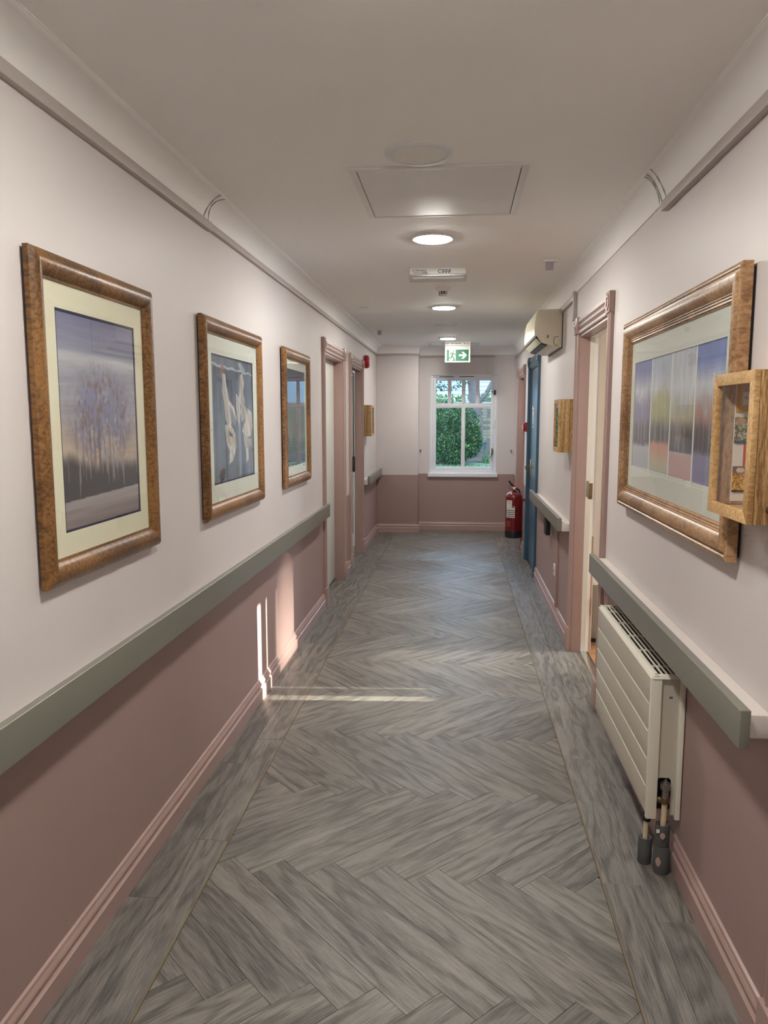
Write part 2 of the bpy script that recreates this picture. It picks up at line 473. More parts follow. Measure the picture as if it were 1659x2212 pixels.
def wall_with_doors(f, y0, y1, doors, t=RT):
    mb = MB(f)
    y = y0
    for a, b, zt in sorted(doors):
        mb.box(y, a, 0, H + 0.1, -t, 0)
        mb.box(a, b, zt, H + 0.1, -t, 0)
        y = b
    mb.box(y, y1, 0, H + 0.1, -t, 0)
    return mb

struct('wall_left', wall_with_doors(WL, Y0, YE + 0.3, [D1, D2]), M['wall'],
       'left corridor wall, pale above and dusty pink below, hung with three tall pictures', 'wall', smooth=0)
struct('wall_right', wall_with_doors(WR, Y0, YE + 0.3, [D3, D4, D5, D6]), M['wall'],
       'right corridor wall, pale above and dusty pink below, with radiator and blue door', 'wall', smooth=0)
WX0, WX1, WZ0, WZ1 = -0.357, 0.512, 0.757, 2.035
mb = MB()
mb.box(XP - 0.001, WX0, YE, YE + 0.3, 0, H + .1); mb.box(WX1, R, YE, YE + 0.3, 0, H + .1)
mb.box(WX0, WX1, YE, YE + 0.3, 0, WZ0); mb.box(WX0, WX1, YE, YE + 0.3, WZ1, H + .1)
struct('wall_end', mb, M['wall'], 'end wall of the corridor around the garden window', 'wall', smooth=0)
struct('wall_pier', MB().box(L, XP, YP, YE + 0.3, 0, H + .1), M['wall'],
       'short projecting wall left of the garden window', 'wall', bevel=0.004)
struct('wall_back', MB().box(L - .2, R + .2, Y0 - .15, Y0, 0, H + .1), M['wall'], 'wall closing the corridor behind the viewer', 'wall', smooth=0)
struct('ceiling', MB().box(L - .2, R + .12, Y0 - .2, YE + 0.35, H, H + .2), M['ceiling'], 'plain off-white corridor ceiling', 'ceiling', smooth=0)

# ---- floor: slab, herringbone planks, straight border planks, thin inlay lines
floor = struct('floor', MB().box(L - .2, R + .13, Y0 - .1, YE + 0.3, -0.12, -0.006), M['subfloor'],
               'grey oak herringbone floor with straight plank borders', 'floor', smooth=0)
BL, BR, HY0, HY1 = -0.793, 0.485, 0.55, 9.75

def clip(poly, x0, x1, y0, y1):
    def cl(p, ax, lim, keep_less):
        out = []
        for i in range(len(p)):
            a, b = p[i], p[(i + 1) % len(p)]
            ia = (a[ax] <= lim) if keep_less else (a[ax] >= lim)
            ib = (b[ax] <= lim) if keep_less else (b[ax] >= lim)
            if ia: out.append(a)
            if ia != ib:
                t = (lim - a[ax]) / (b[ax] - a[ax])
                out.append((a[0] + (b[0] - a[0]) * t, a[1] + (b[1] - a[1]) * t))
        return out
    for ax, lim, kl in ((0, x0, False), (0, x1, True), (1, y0, False), (1, y1, True)):
        poly = cl(poly, ax, lim, kl)
        if len(poly) < 3: return []
    return poly

def plank(poly, ang, cx, cy, mat):
    """one floor plank: flat top, tiny chamfer, its own origin and turn so the grain follows it"""
    pts = []
    for p in poly:
        if not pts or (Vector(p) - Vector(pts[-1])).length > 1e-4: pts.append(p)
    if (Vector(pts[0]) - Vector(pts[-1])).length < 1e-4: pts.pop()
    if len(pts) < 3: return
    area = 0.5 * sum(pts[i][0] * pts[(i + 1) % len(pts)][1] - pts[(i + 1) % len(pts)][0] * pts[i][1] for i in range(len(pts)))
    if abs(area) < 4e-4: return
    if area < 0: pts.reverse()
    n = len(pts)
    def inset(d):
        out = []
        for i in range(n):
            a, b, c = Vector(pts[i - 1]), Vector(pts[i]), Vector(pts[(i + 1) % n])
            e1 = (b - a).normalized(); e2 = (c - b).normalized()
            n1 = Vector((-e1.y, e1.x)); n2 = Vector((-e2.y, e2.x))
            k = 1 + n1.dot(n2)
            out.append(b + (n1 + n2) * (d / max(k, 0.3)))
        return out
    ca, sa = math.cos(-ang), math.sin(-ang)
    def loc(p, z):
        x, y = p[0] - cx, p[1] - cy
        return (x * ca - y * sa, x * sa + y * ca, z)
    o, i = inset(0.0003), inset(0.0011)
    vs = [loc(p, -0.006) for p in o] + [loc(p, -0.0009) for p in o] + [loc(p, 0) for p in i]
    fs = [list(range(2 * n, 3 * n))]
    for k in range(n):
        j = (k + 1) % n
        fs += [[k, j, n + j, n + k], [n + k, n + j, 2 * n + j, 2 * n + k]]
    me = bpy.data.meshes.new('plank'); me.from_pydata(vs, [], fs); me.materials.append(mat)
    ob = bpy.data.objects.new('plank', me); COL.objects.link(ob)
    ob.parent = floor
    ob.location = Vector((cx, cy, 0)) - floor.location
    ob.rotation_euler = (0, 0, ang)

PW, PL = 0.1232, 0.775
px, py = PW * math.sqrt(2), PL / math.sqrt(2)
# zigzag rows: tips (towards the viewer) measured at x = -0.633 + k * px, rows every py
rows = range(-3, 17)
ROW_SHIFT = 0.7743 / math.sqrt(2) - 3 * PW * math.sqrt(2)
for r in rows:
    yb = 1.737 + r * 0.5475             # y of the viewer-side tips of this band's lower edge
    down = (r % 2 == 0)                 # planks of this band run from far-left to near-right
    for k in range(-12, 14):
        tx = -0.633 + k * px - (0 if down else ROW_SHIFT)
        if down:
            d = Vector((-1, 1)).normalized(); w = Vector((-1, -1)).normalized()
            base = Vector((tx, yb))     # lowest corner
            w = Vector((1, 1)).normalized()
            ang = math.radians(135)
        else:
            d = Vector((1, 1)).normalized(); w = Vector((-1, 1)).normalized()
            base = Vector((tx, yb))
            ang = math.radians(45)
        quad = [base, base + d * 0.7743, base + d * 0.7743 + w * PW, base + w * PW]
        c = (quad[0] + quad[2]) / 2
        poly = clip([tuple(q) for q in quad], BL + .003, BR - .003, HY0, HY1)
        if poly: plank(poly, ang, c.x, c.y, M['oak'])

def border(x0, x1, seed):
    rnd = random.Random(seed)
    xm = (x0 + x1) / 2
    for a, b in ((x0, xm), (xm, x1)):
        y = 0.2 + rnd.random() * 0.5
        plank([(a, HY0 - .3), (b, HY0 - .3), (b, y), (a, y)], math.pi / 2, (a + b) / 2, (y + HY0 - .3) / 2, M['oak_border'])
        while y < HY1:
            e = min(y + 0.914 * (0.9 + 0.2 * rnd.random()), HY1)
            plank([(a, y), (b, y), (b, e), (a, e)], math.pi / 2, (a + b) / 2, (y + e) / 2, M['oak_border'])
            y = e
border(L, BL - .002, 3)
border(BR + .002, R, 11)
# floor inside the door reveals
for f, (a, b, zt), t in ((WL, D1, .08), (WL, D2, .11), (WR, D3, .055), (WR, D5, .1), (WR, D6, .1)):
    p = [f(a, 0, 0), f(b, 0, 0), f(b, 0, -t), f(a, 0, -t)]
    plank([(q[0], q[1]) for q in p], math.pi / 2, (p[0][0] + p[2][0]) / 2, (a + b) / 2, M['oak_border'])
# behind the viewer and in the window recess, straight planks across
xx = BL + .003
plank([(BL + .003, HY0 - .3), (BR - .003, HY0 - .3), (BR - .003, HY0), (BL + .003, HY0)], 0, -.15, HY0 - .15, M['oak_border'])
for a, b in ((XP, 0.12), (0.12, R)):
    plank([(a, HY1), (b, HY1), (b, YE), (a, YE)], 0, (a + b) / 2, 9.87, M['oak_border'])
for yy in (Y0, -1.7, -0.8):
    for a, b in ((L, -.45), (-.45, .15), (.15, R)):
        plank([(a, yy), (b, yy), (b, min(yy + .9, HY0 - .3)), (a, min(yy + .9, HY0 - .3))], math.pi / 2, (a + b) / 2, yy + .45, M['oak_border'])
plank([(L, .1), (R, .1), (R, HY0 - .3), (L, HY0 - .3)], 0, -.15, .17, M['oak_border'])
for x in (BL, BR):
    MB().box(x - .0024, x + .0024, HY0 - .3, HY1, -.006, .0003).build('inlay_strip', M['inlay'], floor, smooth=0)

# ---- skirting, cove, conduits
SK = [(0, 0), (.021, 0), (.021, .062), (.013, .067), (.012, .072), (.0165, .080), (.0165, .090), (.010, .0955), (.0085, .1), (.0075, .107), (0, .110)]
def skirting(name, f, spans, label):
    root = thing(name, f((spans[0][0] + spans[0][1]) / 2, 0, 0), label, 'skirting board', kind='structure')
    for a, b in spans:
        mb = MB(lambda n, u, v: f(u, v, n))
        mb.prism(SK, a, b, 'y')
        mb.build('skirting_length', M['trim'], root, smooth=50)
AW = 0.095
skirting('baseboard_left', WL, [(Y0, D1[0] - AW - .005), (D1[1] + AW + .005, D2[0] - AW - .005), (D2[1] + AW + .005, YP)],
         'pink moulded skirting board along the left wall')
skirting('baseboard_right', WR, [(Y0, D6[0] - AW), (D6[1] + AW + .005, D3[0] - AW - .005), (D3[1] + AW + .005, D4[0] - AW - .005), (D4[1] + AW + .005, D5[0] - AW - .005), (D5[1] + AW, YE)],
         'pink moulded skirting board along the right wall')
skirting('baseboard_pier', WP, [(L + .02, XP + .02)], 'pink skirting board on the projecting wall left of the window')
skirting('baseboard_end', WE, [(XP, R)], 'pink skirting board under the garden window')

def cove_profile(nw, nh, k=8):
    pts = [(0, H - nh - .006), (.006, H - nh - .006), (.006, H - nh)]
    for i in range(k + 1):
        t = math.pi / 2 * i / k
        pts.append((.006 + (nw - .012) * (1 - math.cos(t)), H - nh + (nh - .005) * math.sin(t)))
    pts += [(nw - .004, H - .003), (nw, H - .003), (nw, H), (0, H)]
    return pts
mb = MB(lambda n, u, v: WL(u, v, n)); mb.prism(cove_profile(.085, .085), Y0, YP, 'y')
cl = struct('trim_1', mb, M['cove'], 'concave plaster cove along the left wall and ceiling', 'cove', smooth=40)
mb = MB(lambda n, u, v: WR(u, v, n)); mb.prism(cove_profile(.072, .105), Y0, YE, 'y')
cr = struct('trim_2', mb, M['cove'], 'concave plaster cove along the right wall and ceiling', 'cove', smooth=40)
pf = cove_profile(.08, .09)
mb = MB(); mb.loft([[(L, YP - n, v) for n, v in pf], [(XP + n, YP - n, v) for n, v in pf], [(XP + n, YE, v) for n, v in pf]], True, True)
struct('trim_3', mb, M['cove'], 'plaster cove turning round the projecting wall left of the window', 'cove', smooth=40)
mb = MB(lambda n, u, v: WE(u, v, n)); mb.prism(cove_profile(.08, .1), XP, R, 'y')
struct('trim_4', mb, M['cove'], 'plaster cove above the garden window', 'cove', smooth=40)
# hairline gaps at the cove joints
def cove_crack(f, y, nw, nh, parent, dy, off=0.0016):
    mb = MB(lambda n, u, v: f(u, v, n)); n = 10
    inner, outer = [], []
    for i in range(n + 1):
        t = math.pi / 2 * i / n
        nn = .006 + (nw - .012) * (1 - math.cos(t)) + off; zz = H - nh + (nh - .005) * math.sin(t) - off
        yy = y + dy * math.sin(math.pi * i / n)
        w = .0012 + .0022 * abs(math.sin(i * 2.3))
        inner.append((nn, yy - w, zz)); outer.append((nn, yy + w, zz))
    mb.loft([inner, outer], closed=False, caps=False)
    o = mb.build('joint_crack', M['crack'], None, smooth=0)
    w_ = o.location.copy(); o.parent = parent; o.location = w_ - parent.location
for y, dy in ((3.10, .025), (3.16, -.012)):
    cove_crack(WL, y, .085, .085, cl, dy)
for y, dy in ((2.93, .04), (2.99, .03), (3.02, .015)):
    cove_crack(WR, y, .072, .105, cr, dy)

def conduit(name, f, u0, u1, v0, v1, n, label, mat='conduit', vertical=False):
    return struct(name, MB(f).box(u0, u1, v0, v1, 0, n), M[mat], label, 'trim', bevel=.003)
o = conduit('trim_5', WL, Y0, 3.17, 2.256, 2.291, .021, 'grey-mauve square picture rail along the left wall')
b_ = MB(WL).box(3.178, 7.1, 2.262, 2.291, 0, .017).build('conduit_length', M['conduit'], None, bevel=.003)
w_ = b_.location.copy(); b_.parent = o; b_.location = w_ - o.location
b_ = MB(WL).box(7.106, YP, 2.264, 2.291, 0, .015).build('conduit_length', M['conduit'], None, bevel=.003)
w_ = b_.location.copy(); b_.parent = o; b_.location = w_ - o.location
conduit('trim_6', WR, Y0, 2.93, 2.232, 2.268, .024, 'grey-mauve square picture rail on the right wall, cut off before the doorway')
conduit('trim_7', WP, L + .02, XP + .012, 2.262, 2.286, .016, 'thin rail along the top of the projecting wall left of the window')
conduit('trim_8', WE, XP, 0.47, 2.250, 2.277, .016, 'thin rail above the window, stopping short of the right wall')
tr = conduit('trim_10', WR, 5.02, 5.07, 2.102, 2.285, .022, 'mauve cable trunking rising from the doorway corner block to the cove', 'conduit')
b_ = MB(WR).box(5.07, 5.66, 2.232, 2.268, 0, .022).build('trunking_length', M['conduit'], None, bevel=.003)
w_ = b_.location.copy(); b_.parent = tr; b_.location = w_ - tr.location
conduit('trim_11', WR, 6.47, 9.95, 2.235, 2.268, .022, 'mauve cable trunking beyond the air conditioner')

# ------------------------------------------------------------------ doors
ARCH = [(0, 0), (0, .011), (.005, .016), (.018, .016), (.021, .011), (.027, .018), (.032, .011), (.038, .019), (.044, .012), (.052, .011), (.062, .014),
        (.068, .022), (.072, .022), (.074, .018), (.090, .018), (.090, 0)]
def door_frame(name, f, d, label, mat, cat='door', depth=RT, plinth=True, lining=None, lining_depth=None):
    a, b, zt = d
    root = thing(name, f((a + b) / 2, 0, 0), label, cat, kind='structure')
    for u, sg in ((a, -1), (b, 1)):
        mb = MB(lambda w, v, n, u=u, sg=sg: f(u + sg * w, v, n))
        mb.prism([(p[0], p[1]) for p in ARCH], .15, zt + .0, 'z') if False else None
        z0 = .150 if plinth else 0
        mb = MB(lambda w, n, v, u=u, sg=sg: f(u + sg * w, v, n)); mb.prism(ARCH, z0, zt + .006, 'z')
        mb.build('architrave', mat, root, smooth=40)
        blk = MB(f).box(u + sg * -.004, u + sg * .096, zt + .006, zt + .106, 0, .027).build('corner_block', mat, root, bevel=.003)
        mb = MB(f); cu, cv = u + sg * .046, zt + .056
        for r0, r1, n in ((.024, .040, .031), (.0, .016, .034)):
            ring = []
            segs = 20
            prof = [(r1, .026), (r1, n), (r0 + (r1 - r0) * .5, n + .002), (r0, n), (r0, .026)] if r0 else [(r1, .026), (r1 * .8, n), (r1 * .3, n + .002), (.0005, n + .002)]
            rings = [[(cu + p[0] * math.cos(2 * math.pi * k / segs), cv + p[0] * math.sin(2 * math.pi * k / segs), p[1]) for k in range(segs)] for p in prof]
            mb.loft(rings, True, False)
        sub(mb, 'rosette', mat, blk, smooth=50)
        if plinth:
            MB(f).box(u + sg * -.004, u + sg * .098, 0, .150, 0, .030).build('plinth_block', mat, root, bevel=.003)
    mb = MB(lambda w, u, n: f(u, zt + w + .006, n))
    mb.add([], [])
    mb = MB(lambda w, n, u: f(u, zt + w + .004, n)); mb.prism(ARCH, a - .006, b + .006, 'z')
    mb.build('head_architrave', mat, root, smooth=40)
    # lining: jambs and head
    ld = lining_depth or depth
    t = .012
    lm = lining or mat
    for u, sg in ((a, 1), (b, -1)):
        MB(f).box(u, u + sg * t, 0, zt, -ld, .002).build('jamb', lm, root, bevel=.001)
    MB(f).box(a, b, zt - t, zt, -ld, .002).build('head_lining', lm, root, bevel=.001)
    return root

# left, nearest: plain white flush door set back in the reveal
d1 = door_frame('door_1', WL, D1, 'pink-framed doorway with a plain white door, end of the left handrail', M['trim'])
lf = MB(WL).box(D1[0] + .014, D1[1] - .014, .012, D1[2] - .014, -.118, -.078).build('leaf', M['white_door'], d1, bevel=.002)
mb = MB(WL); mb.lathe([(.02, 0), (.02, .006)], (0, 0, 0), 'z') if False else None
MB(WL).box(D1[0], D1[1], 0, .011, -.118, -.085).build('door_gap', M['black'], d1, smooth=0)
# left, farther: white panelled door with a black pull on a cord
d2 = door_frame('door_2', WL, D2, 'pink-framed doorway beside the far red alarm, white door with black handle', M['trim'])
lf = MB(WL).box(D2[0] + .014, D2[1] - .014, .010, D2[2] - .014, -.112, -.072).build('leaf', M['white_door'], d2, bevel=.002)
sub(MB(WL).box(D2[0] + .20, D2[1] - .16, .25, 1.92, -.073, -.066), 'glazed_panel', plain('pale_obscure_glass', (.42, .47, .47, 1), .15), lf, bevel=.001)
for u in (D2[0] + .18, D2[1] - .15):
    sub(MB(WL).box(u, u + .03, .1, 1.95, -.073, -.056), 'bead', M['white_door'], lf, bevel=.003)
h_ = sub(MB(WL).box(7.66, 7.70, .955, 1.065, -.072, -.02), 'handle', M['black'], lf, bevel=.008)
mb = MB(WL); mb.tube([(7.80, .925, -.03), (7.80, .95, -.03), (7.80, 1.06, -.03), (7.80, 1.09, -.03)], [.010, .015, .015, .009], 10)
sub(mb, 'handle_grip', M['black'], lf)
mb = MB(WL); mb.tube([(7.80, 1.08, -.03), (7.80, 1.5, -.028), (7.805, 1.965, -.03)], .005, 8)
sub(mb, 'pull_cord', M['black'], lf)
mb = MB(WL).box(7.62, 7.84, 1.93, 1.955, -.05, -.01)
sub(mb, 'closer_arm', M['chrome'], lf, bevel=.004)

# right: open doorway into the side room
d3 = door_frame('door_3', WR, D3, 'pink-framed open doorway next to the radiator, white inner frame', M['trim'], lining_depth=.058)
for u, sg in ((D3[0], 1), (D3[1], -1)):
    jm = MB(WR).box(u, u + sg * .016, 0, D3[2], -.105, -.058).build('inner_jamb', M['white_frame'], d3, bevel=.002)
    if sg == -1:
        sub(MB(WR).box(u - .003, u - .019, .985, 1.085, -.100, -.074), 'strike_plate', M['oldbrass'], jm, bevel=.002)
        sub(MB(WR).box(u - .003, u - .021, 1.0, 1.10, -.076, -.060), 'torn_plate', M['metal'], jm, bevel=.002)
        sub(MB(WR).box(u - .014, u - .0185, .0, D3[2] - .02, -.092, -.078), 'stop_bead', M['white_frame'], jm, bevel=.002)
MB(WR).box(D3[0], D3[1], D3[2] - .016, D3[2], -.105, -.058).build('inner_head', M['white_frame'], d3, bevel=.002)
MB(WR).box(D3[0], D3[1], -.004, .004, -.095, -.053).build('threshold_strip', M['chrome'], d3, bevel=.002)
# blue door
d4 = door_frame('door_4', WR, D4, 'dark blue door with blue frame, below the air conditioner', M['blue'])
lf = MB(WR).box(D4[0] + .013, D4[1] - .013, .008, D4[2] - .013, -.060, -.012).build('leaf', M['blue_leaf'], d4, bevel=.002)
hd = sub(MB(WR).box(7.865, 7.905, .86, 1.06, -.013, -.004), 'handle_plate', M['brass'], lf, bevel=.003)
mb = MB(WR); mb.tube([(7.885, .985, -.006), (7.885, .985, .042), (7.872, .985, .050), (7.80, .982, .050), (7.775, .968, .048)], [.009, .009, .009, .008, .007], 10)
sub(mb, 'lever', M['brass'], lf)
pl = sub(MB(WR).box(7.70, 7.84, 1.385, 1.585, -.013, -.008), 'sign_plate', M['white'], lf, bevel=.002)
sub(MB(WR).box(7.745, 7.775, 1.39, 1.60, -.009, -.003), 'sign_slider', M['chrome'], lf, bevel=.002)
for u, v in ((7.72, 1.56), (7.82, 1.56), (7.72, 1.41), (7.82, 1.41)):
    mb = MB(WR); mb.add([], [])
    rings = [[(u + r * math.cos(t), v + r * math.sin(t), n) for t in [2 * math.pi * k / 12 for k in range(12)]] for r, n in ((.007, -.009), (.006, -.004), (.001, -.003))]
    mb.loft(rings); sub(mb, 'sign_screw', M['red_plastic'], lf)
# far pink door on the right
d5 = door_frame('door_5', WR, D5, 'narrow-looking pink-framed doorway on the right by the garden window', M['trim'])
MB(WR).box(D5[0] + .013, D5[1] - .013, .008, D5[2] - .013, -.115, -.08).build('leaf', M['trim'], d5, bevel=.002)
# frame at the right edge of the picture
d6 = door_frame('door_6', WR, D6, 'pink door frame at the right edge of the view, near the end of the handrail', M['trim'])
MB(WR).box(D6[0] + .013, D6[1] - .013, .008, D6[2] - .013, -.115, -.07).build('leaf', M['white_door'], d6, bevel=.002)

# ------------------------------------------------------------------ window
win = thing('window_1', (0.077, YE, WZ0), 'white casement garden window with four small panes above two tall ones', 'window', kind='structure')
yf = YE + .05
def ring_box(mb, x0, x1, z0, z1, w, ya, yb, wb=None, wt=None):
    wb = wb or w; wt = wt or w
    mb.box(x0, x0 + w, ya, yb, z0, z1); mb.box(x1 - w, x1, ya, yb, z0, z1)
    mb.box(x0 + w, x1 - w, ya, yb, z0, z0 + wb); mb.box(x0 + w, x1 - w, ya, yb, z1 - wt, z1)
    return mb
# plastered reveal painted white
ring_box(MB(), WX0, WX1, WZ0, WZ1, .006, YE - .002, YE + .30).build('reveal_lining', M['upvc'], win, smooth=0)
ring_box(MB(), WX0 + .006, WX1 - .006, WZ0 + .004, WZ1 - .006, .030, yf - .012, yf + .07, .030, .028).build('window_frame', M['upvc'], win, bevel=.003)
cas = ring_box(MB(), WX0 + .036, WX1 - .036, WZ0 + .034, WZ1 - .034, .036, yf, yf + .05, .040, .036).build('casement', M['upvc'], win, bevel=.004)
gx0, gx1, gz0, gz1 = WX0 + .072, WX1 - .072, WZ0 + .074, WZ1 - .070
MID = 1.638
sub(MB().box(gx0, gx1, yf + .002, yf + .048, MID - .022, MID + .022), 'transom', M['upvc'], cas, bevel=.004)
cx = (gx0 + gx1) / 2
sub(MB().box(cx - .0165, cx + .0165, yf + .003, yf + .047, gz0, MID - .022), 'mullion', M['upvc'], cas, bevel=.004)
wid = (gx1 - gx0)
for k in (1, 2, 3):
    x = gx0 + wid * k / 4
    sub(MB().box(x - .017, x + .017, yf + .004, yf + .046, MID + .022, gz1), 'glazing_bar', M['upvc'], cas, bevel=.004)
for k in range(4):
    a = gx0 + wid * k / 4 + (.017 if k else 0); b = gx0 + wid * (k + 1) / 4 - (.017 if k < 3 else 0)
    sub(MB().box(a, b, yf + .024, yf + .027, MID + .022, gz1), 'pane', M['window_glass'], cas, smooth=0)
    ring_ = ring_box(MB(), a, b, MID + .022, gz1, .007, yf + .006, yf + .024)
    sub(ring_, 'putty_bead', M['upvc'], cas, bevel=.002)
for a, b in ((gx0, cx - .0165), (cx + .0165, gx1)):
    sub(MB().box(a, b, yf + .024, yf + .027, gz0, MID - .022), 'pane', M['window_glass'], cas, smooth=0)
    sub(ring_box(MB(), a, b, gz0, MID - .022, .008, yf + .006, yf + .024), 'putty_bead', M['upvc'], cas, bevel=.002)
for a, b in ((-.24, -.05), (.02, .21)):
    MB().box(a, b, yf - .014, yf - .010, WZ1 - .030, WZ1 - .022).build('trickle_vent', M['black'], win, smooth=0)
MB().box(WX0 - .022, WX1 + .018, YE - .035, YE + .012, .708, .757).build('sill', M['upvc'], win, bevel=.006)
# fittings
mb = MB(); mb.tube([(WX1 - .055, yf - .012, 1.06), (WX1 - .055, yf - .032, 1.06), (WX1 - .060, yf - .034, 1.02), (WX1 - .078, yf - .03, .95)], [.012, .012, .009, .006], 10)
mb.box(WX1 - .068, WX1 - .044, yf - .014, yf - .004, 1.0, 1.08)
mb.build('window_handle', M['oldbrass'], win)
mb = MB(); mb.box(WX1 - .046, WX1 - .022, yf - .03, yf - .008, 1.775, 1.835); mb.build('stay_bracket', M['black'], win, bevel=.003)
mb = MB(); mb.tube([(WX1 - .03, yf - .024, 1.81), (WX1 - .14, yf - .018, 1.822), (WX1 - .16, yf - .016, 1.82)], .005, 8); mb.build('window_stay', M['chrome'], win)
mb = MB(); mb.tube([(WX1 - .030, yf - .018, 1.44), (WX1 - .022, yf - .03, 1.39), (WX1 - .035, yf - .034, 1.35), (WX1 - .056, yf - .02, 1.37)], .0035, 8)
mb.box(WX1 - .038, WX1 - .022, yf - .024, yf - .008, 1.42, 1.47); mb.box(WX1 - .066, WX1 - .048, yf - .016, yf, 1.355, 1.385)
mb.build('restrictor_cable', M['white'], win)
# tie-back hooks beside the window
for x, lab in ((-.478, 'small brass tie-back hook on the wall left of the window'), (.70, 'small brass tie-back hook on the wall right of the window')):
    t = thing('curtain_hook', (x, YE, 1.03), lab, 'hook', 'curtain tie-back hooks')
    mb = MB(); mb.lathe([(.012, 0), (.012, -.006), (.004, -.008)], (x, YE, 1.055), 'y', 14); mb.build('hook_plate', M['oldbrass'], t)
    mb = MB(); mb.tube([(x, YE - .006, 1.055), (x, YE - .03, 1.055), (x + .008, YE - .036, 1.045), (x + .006, YE - .03, 1.03), (x, YE - .02, 1.026)], .004, 8)
    mb.build('hook_arm', M['oldbrass'], t)

# ------------------------------------------------------------------ handrails
def handrail(f, u0, u1, z0, z1, n1, label, bat0, bat1, tb=.025, bz0=None):
    bz0 = bz0 or z0 + .004
    t = thing('handrail', f((u0 + u1) / 2, z0, 0), label, 'handrail', 'grey-green handrails')
    MB(f).box(u0, u1, z0, z1, n1 - tb, n1).build('rail_board', M['rail'], t, bevel=.004, seg=3)
    MB(f).box(bat0, bat1, bz0, z1 - .032, 0, n1 - tb).build('batten', M['batten'], t, bevel=.004)
    return t
handrail(WL, -1.2, 5.70, .738, .838, .074, 'long grey-green handrail under the three pictures on the left', -1.2, 5.72, .024, .745)
handrail(WL, 8.36, YP - .005, .740, .835, .074, 'short grey-green handrail beside the far wooden box on the left', 8.31, YP - .005)
handrail(WR, 1.735, 3.75, .738, .832, .092, 'grey-green handrail above the radiator on the right', 1.79, 3.80)
handrail(WR, 4.965, 6.93, .755, .842, .088, 'grey-green handrail between the open doorway and the blue door', 4.945, 6.90)

# ------------------------------------------------------------------ pictures
def fbm(x, y, oct=5, seed=0):
    """value noise on arrays"""
    rng = np.random.RandomState(seed)
    tot = np.zeros_like(x); amp = 1.0; nrm = 0
    for o in range(oct):
        g = rng.rand(64, 64)
        xi = np.floor(x).astype(int); yi = np.floor(y).astype(int)
        fx = x - xi; fy = y - yi
        fx = fx * fx * (3 - 2 * fx); fy = fy * fy * (3 - 2 * fy)
        a = g[yi % 64, xi % 64]; b = g[yi % 64, (xi + 1) % 64]; c = g[(yi + 1) % 64, xi % 64]; d = g[(yi + 1) % 64, (xi + 1) % 64]
        tot += amp * ((a * (1 - fx) + b * fx) * (1 - fy) + (c * (1 - fx) + d * fx) * fy)
        nrm += amp; amp *= 0.55; x = x * 2.03 + 5.2; y = y * 2.03 + 1.7
    return tot / nrm
def lerp(a, b, t): return a + (b - a) * t[..., None]
def sst(a, b, x):
    t = np.clip((x - a) / (b - a), 0, 1); return t * t * (3 - 2 * t)
def ramp(t, stops):
    out = np.zeros(t.shape + (3,)) + np.array(stops[0][1], float)
    for (p0, c0), (p1, c1) in zip(stops, stops[1:]):
        k = np.clip((t - p0) / (p1 - p0), 0, 1)
        m = (t >= p0)[..., None]
        out = np.where(m, np.array(c0, float) + (np.array(c1, float) - np.array(c0, float)) * k[..., None], out)
    return out
def drips(s, t, lo, hi, freq, seed, thr=.62):
    n = fbm(s * freq, np.zeros_like(s) + seed * 3.1, 2, seed)
    ln = fbm(s * freq * .7 + 9, np.zeros_like(s), 2, seed + 1)
    return (n > thr) * sst(lo - .0, lo + .02, t + (ln - .5) * .2) * (1 - sst(hi - .03, hi, t + (ln - .5) * .12))

def tree_picture(s, t, seed, sky, tree, tree2, ground, glow):
    c = ramp(t, sky)
    st = fbm(s * 3, t * 60, 4, seed)
    c = c * (0.9 + 0.2 * st)[..., None]
    c = lerp(c, np.array(glow, float), .6 * sst(.22, .32, t) * (1 - sst(.36, .55, t)) * fbm(s * 4, t * 6, 3, seed + 9))
    cx, cy = .53, .52
    d = np.sqrt(((s - cx) / .44) ** 2 + ((t - cy) / .27) ** 2)
    n = .6 * fbm(s * 44, t * 34, 5, seed + 2) + .4 * fbm(s * 9, t * 9, 3, seed + 8); n2 = fbm(s * 58, t * 34, 4, seed + 3)
    mk = np.clip((1.12 - d) * 2.0, 0, 1) * (.22 + .78 * sst(.40, .60, n + .10 * (1 - d)))
    c = lerp(c, lerp(np.zeros_like(c) + np.array(tree, float), np.array(tree2, float), sst(.5, .66, n2)), mk * .85)
    tr = (fbm(s * 60, np.zeros_like(s), 2, seed + 4) > .62) * sst(.2, .3, t) * (1 - sst(.42, .6, t)) * np.clip(1.2 - np.abs(s - cx) / .4, 0, 1)
    c = lerp(c, np.array((92, 82, 84), float), tr * .55)
    edge = .30 + .05 * (fbm(s * 12, np.zeros_like(s), 4, seed + 5) - .5) * 2 - .05 * (s - .5)
    base = .135 + .02 * s
    dk = (1 - sst(edge - .05, edge + .03, t)) * (t > base)
    c = lerp(c, np.array((58, 57, 62), float), dk * .96)
    c = lerp(c, np.array((150, 148, 150), float), drips(s, t, .20, .33, 70, seed + 6) * .7 * (t > base))
    g = ramp(t, [(0, ground[0]), (base.mean() if hasattr(base, 'mean') else base, ground[1])])
    g = g * (0.9 + .2 * fbm(s * 2, t * 90, 3, seed + 7))[..., None]
    c = np.where((t <= base)[..., None], g, c)
    return c

def art1(s, t):
    return tree_picture(s, t, 3, [(0, (120, 115, 125)), (.35, (185, 172, 158)), (.55, (160, 160, 168)), (.72, (150, 152, 166)), (.80, (188, 192, 196)), (.83, (142, 144, 164)), (.93, (126, 128, 156)), (1, (104, 108, 142))],
                        (118, 122, 158), (112, 92, 84), ((138, 125, 126), (158, 152, 152)), (205, 180, 150))

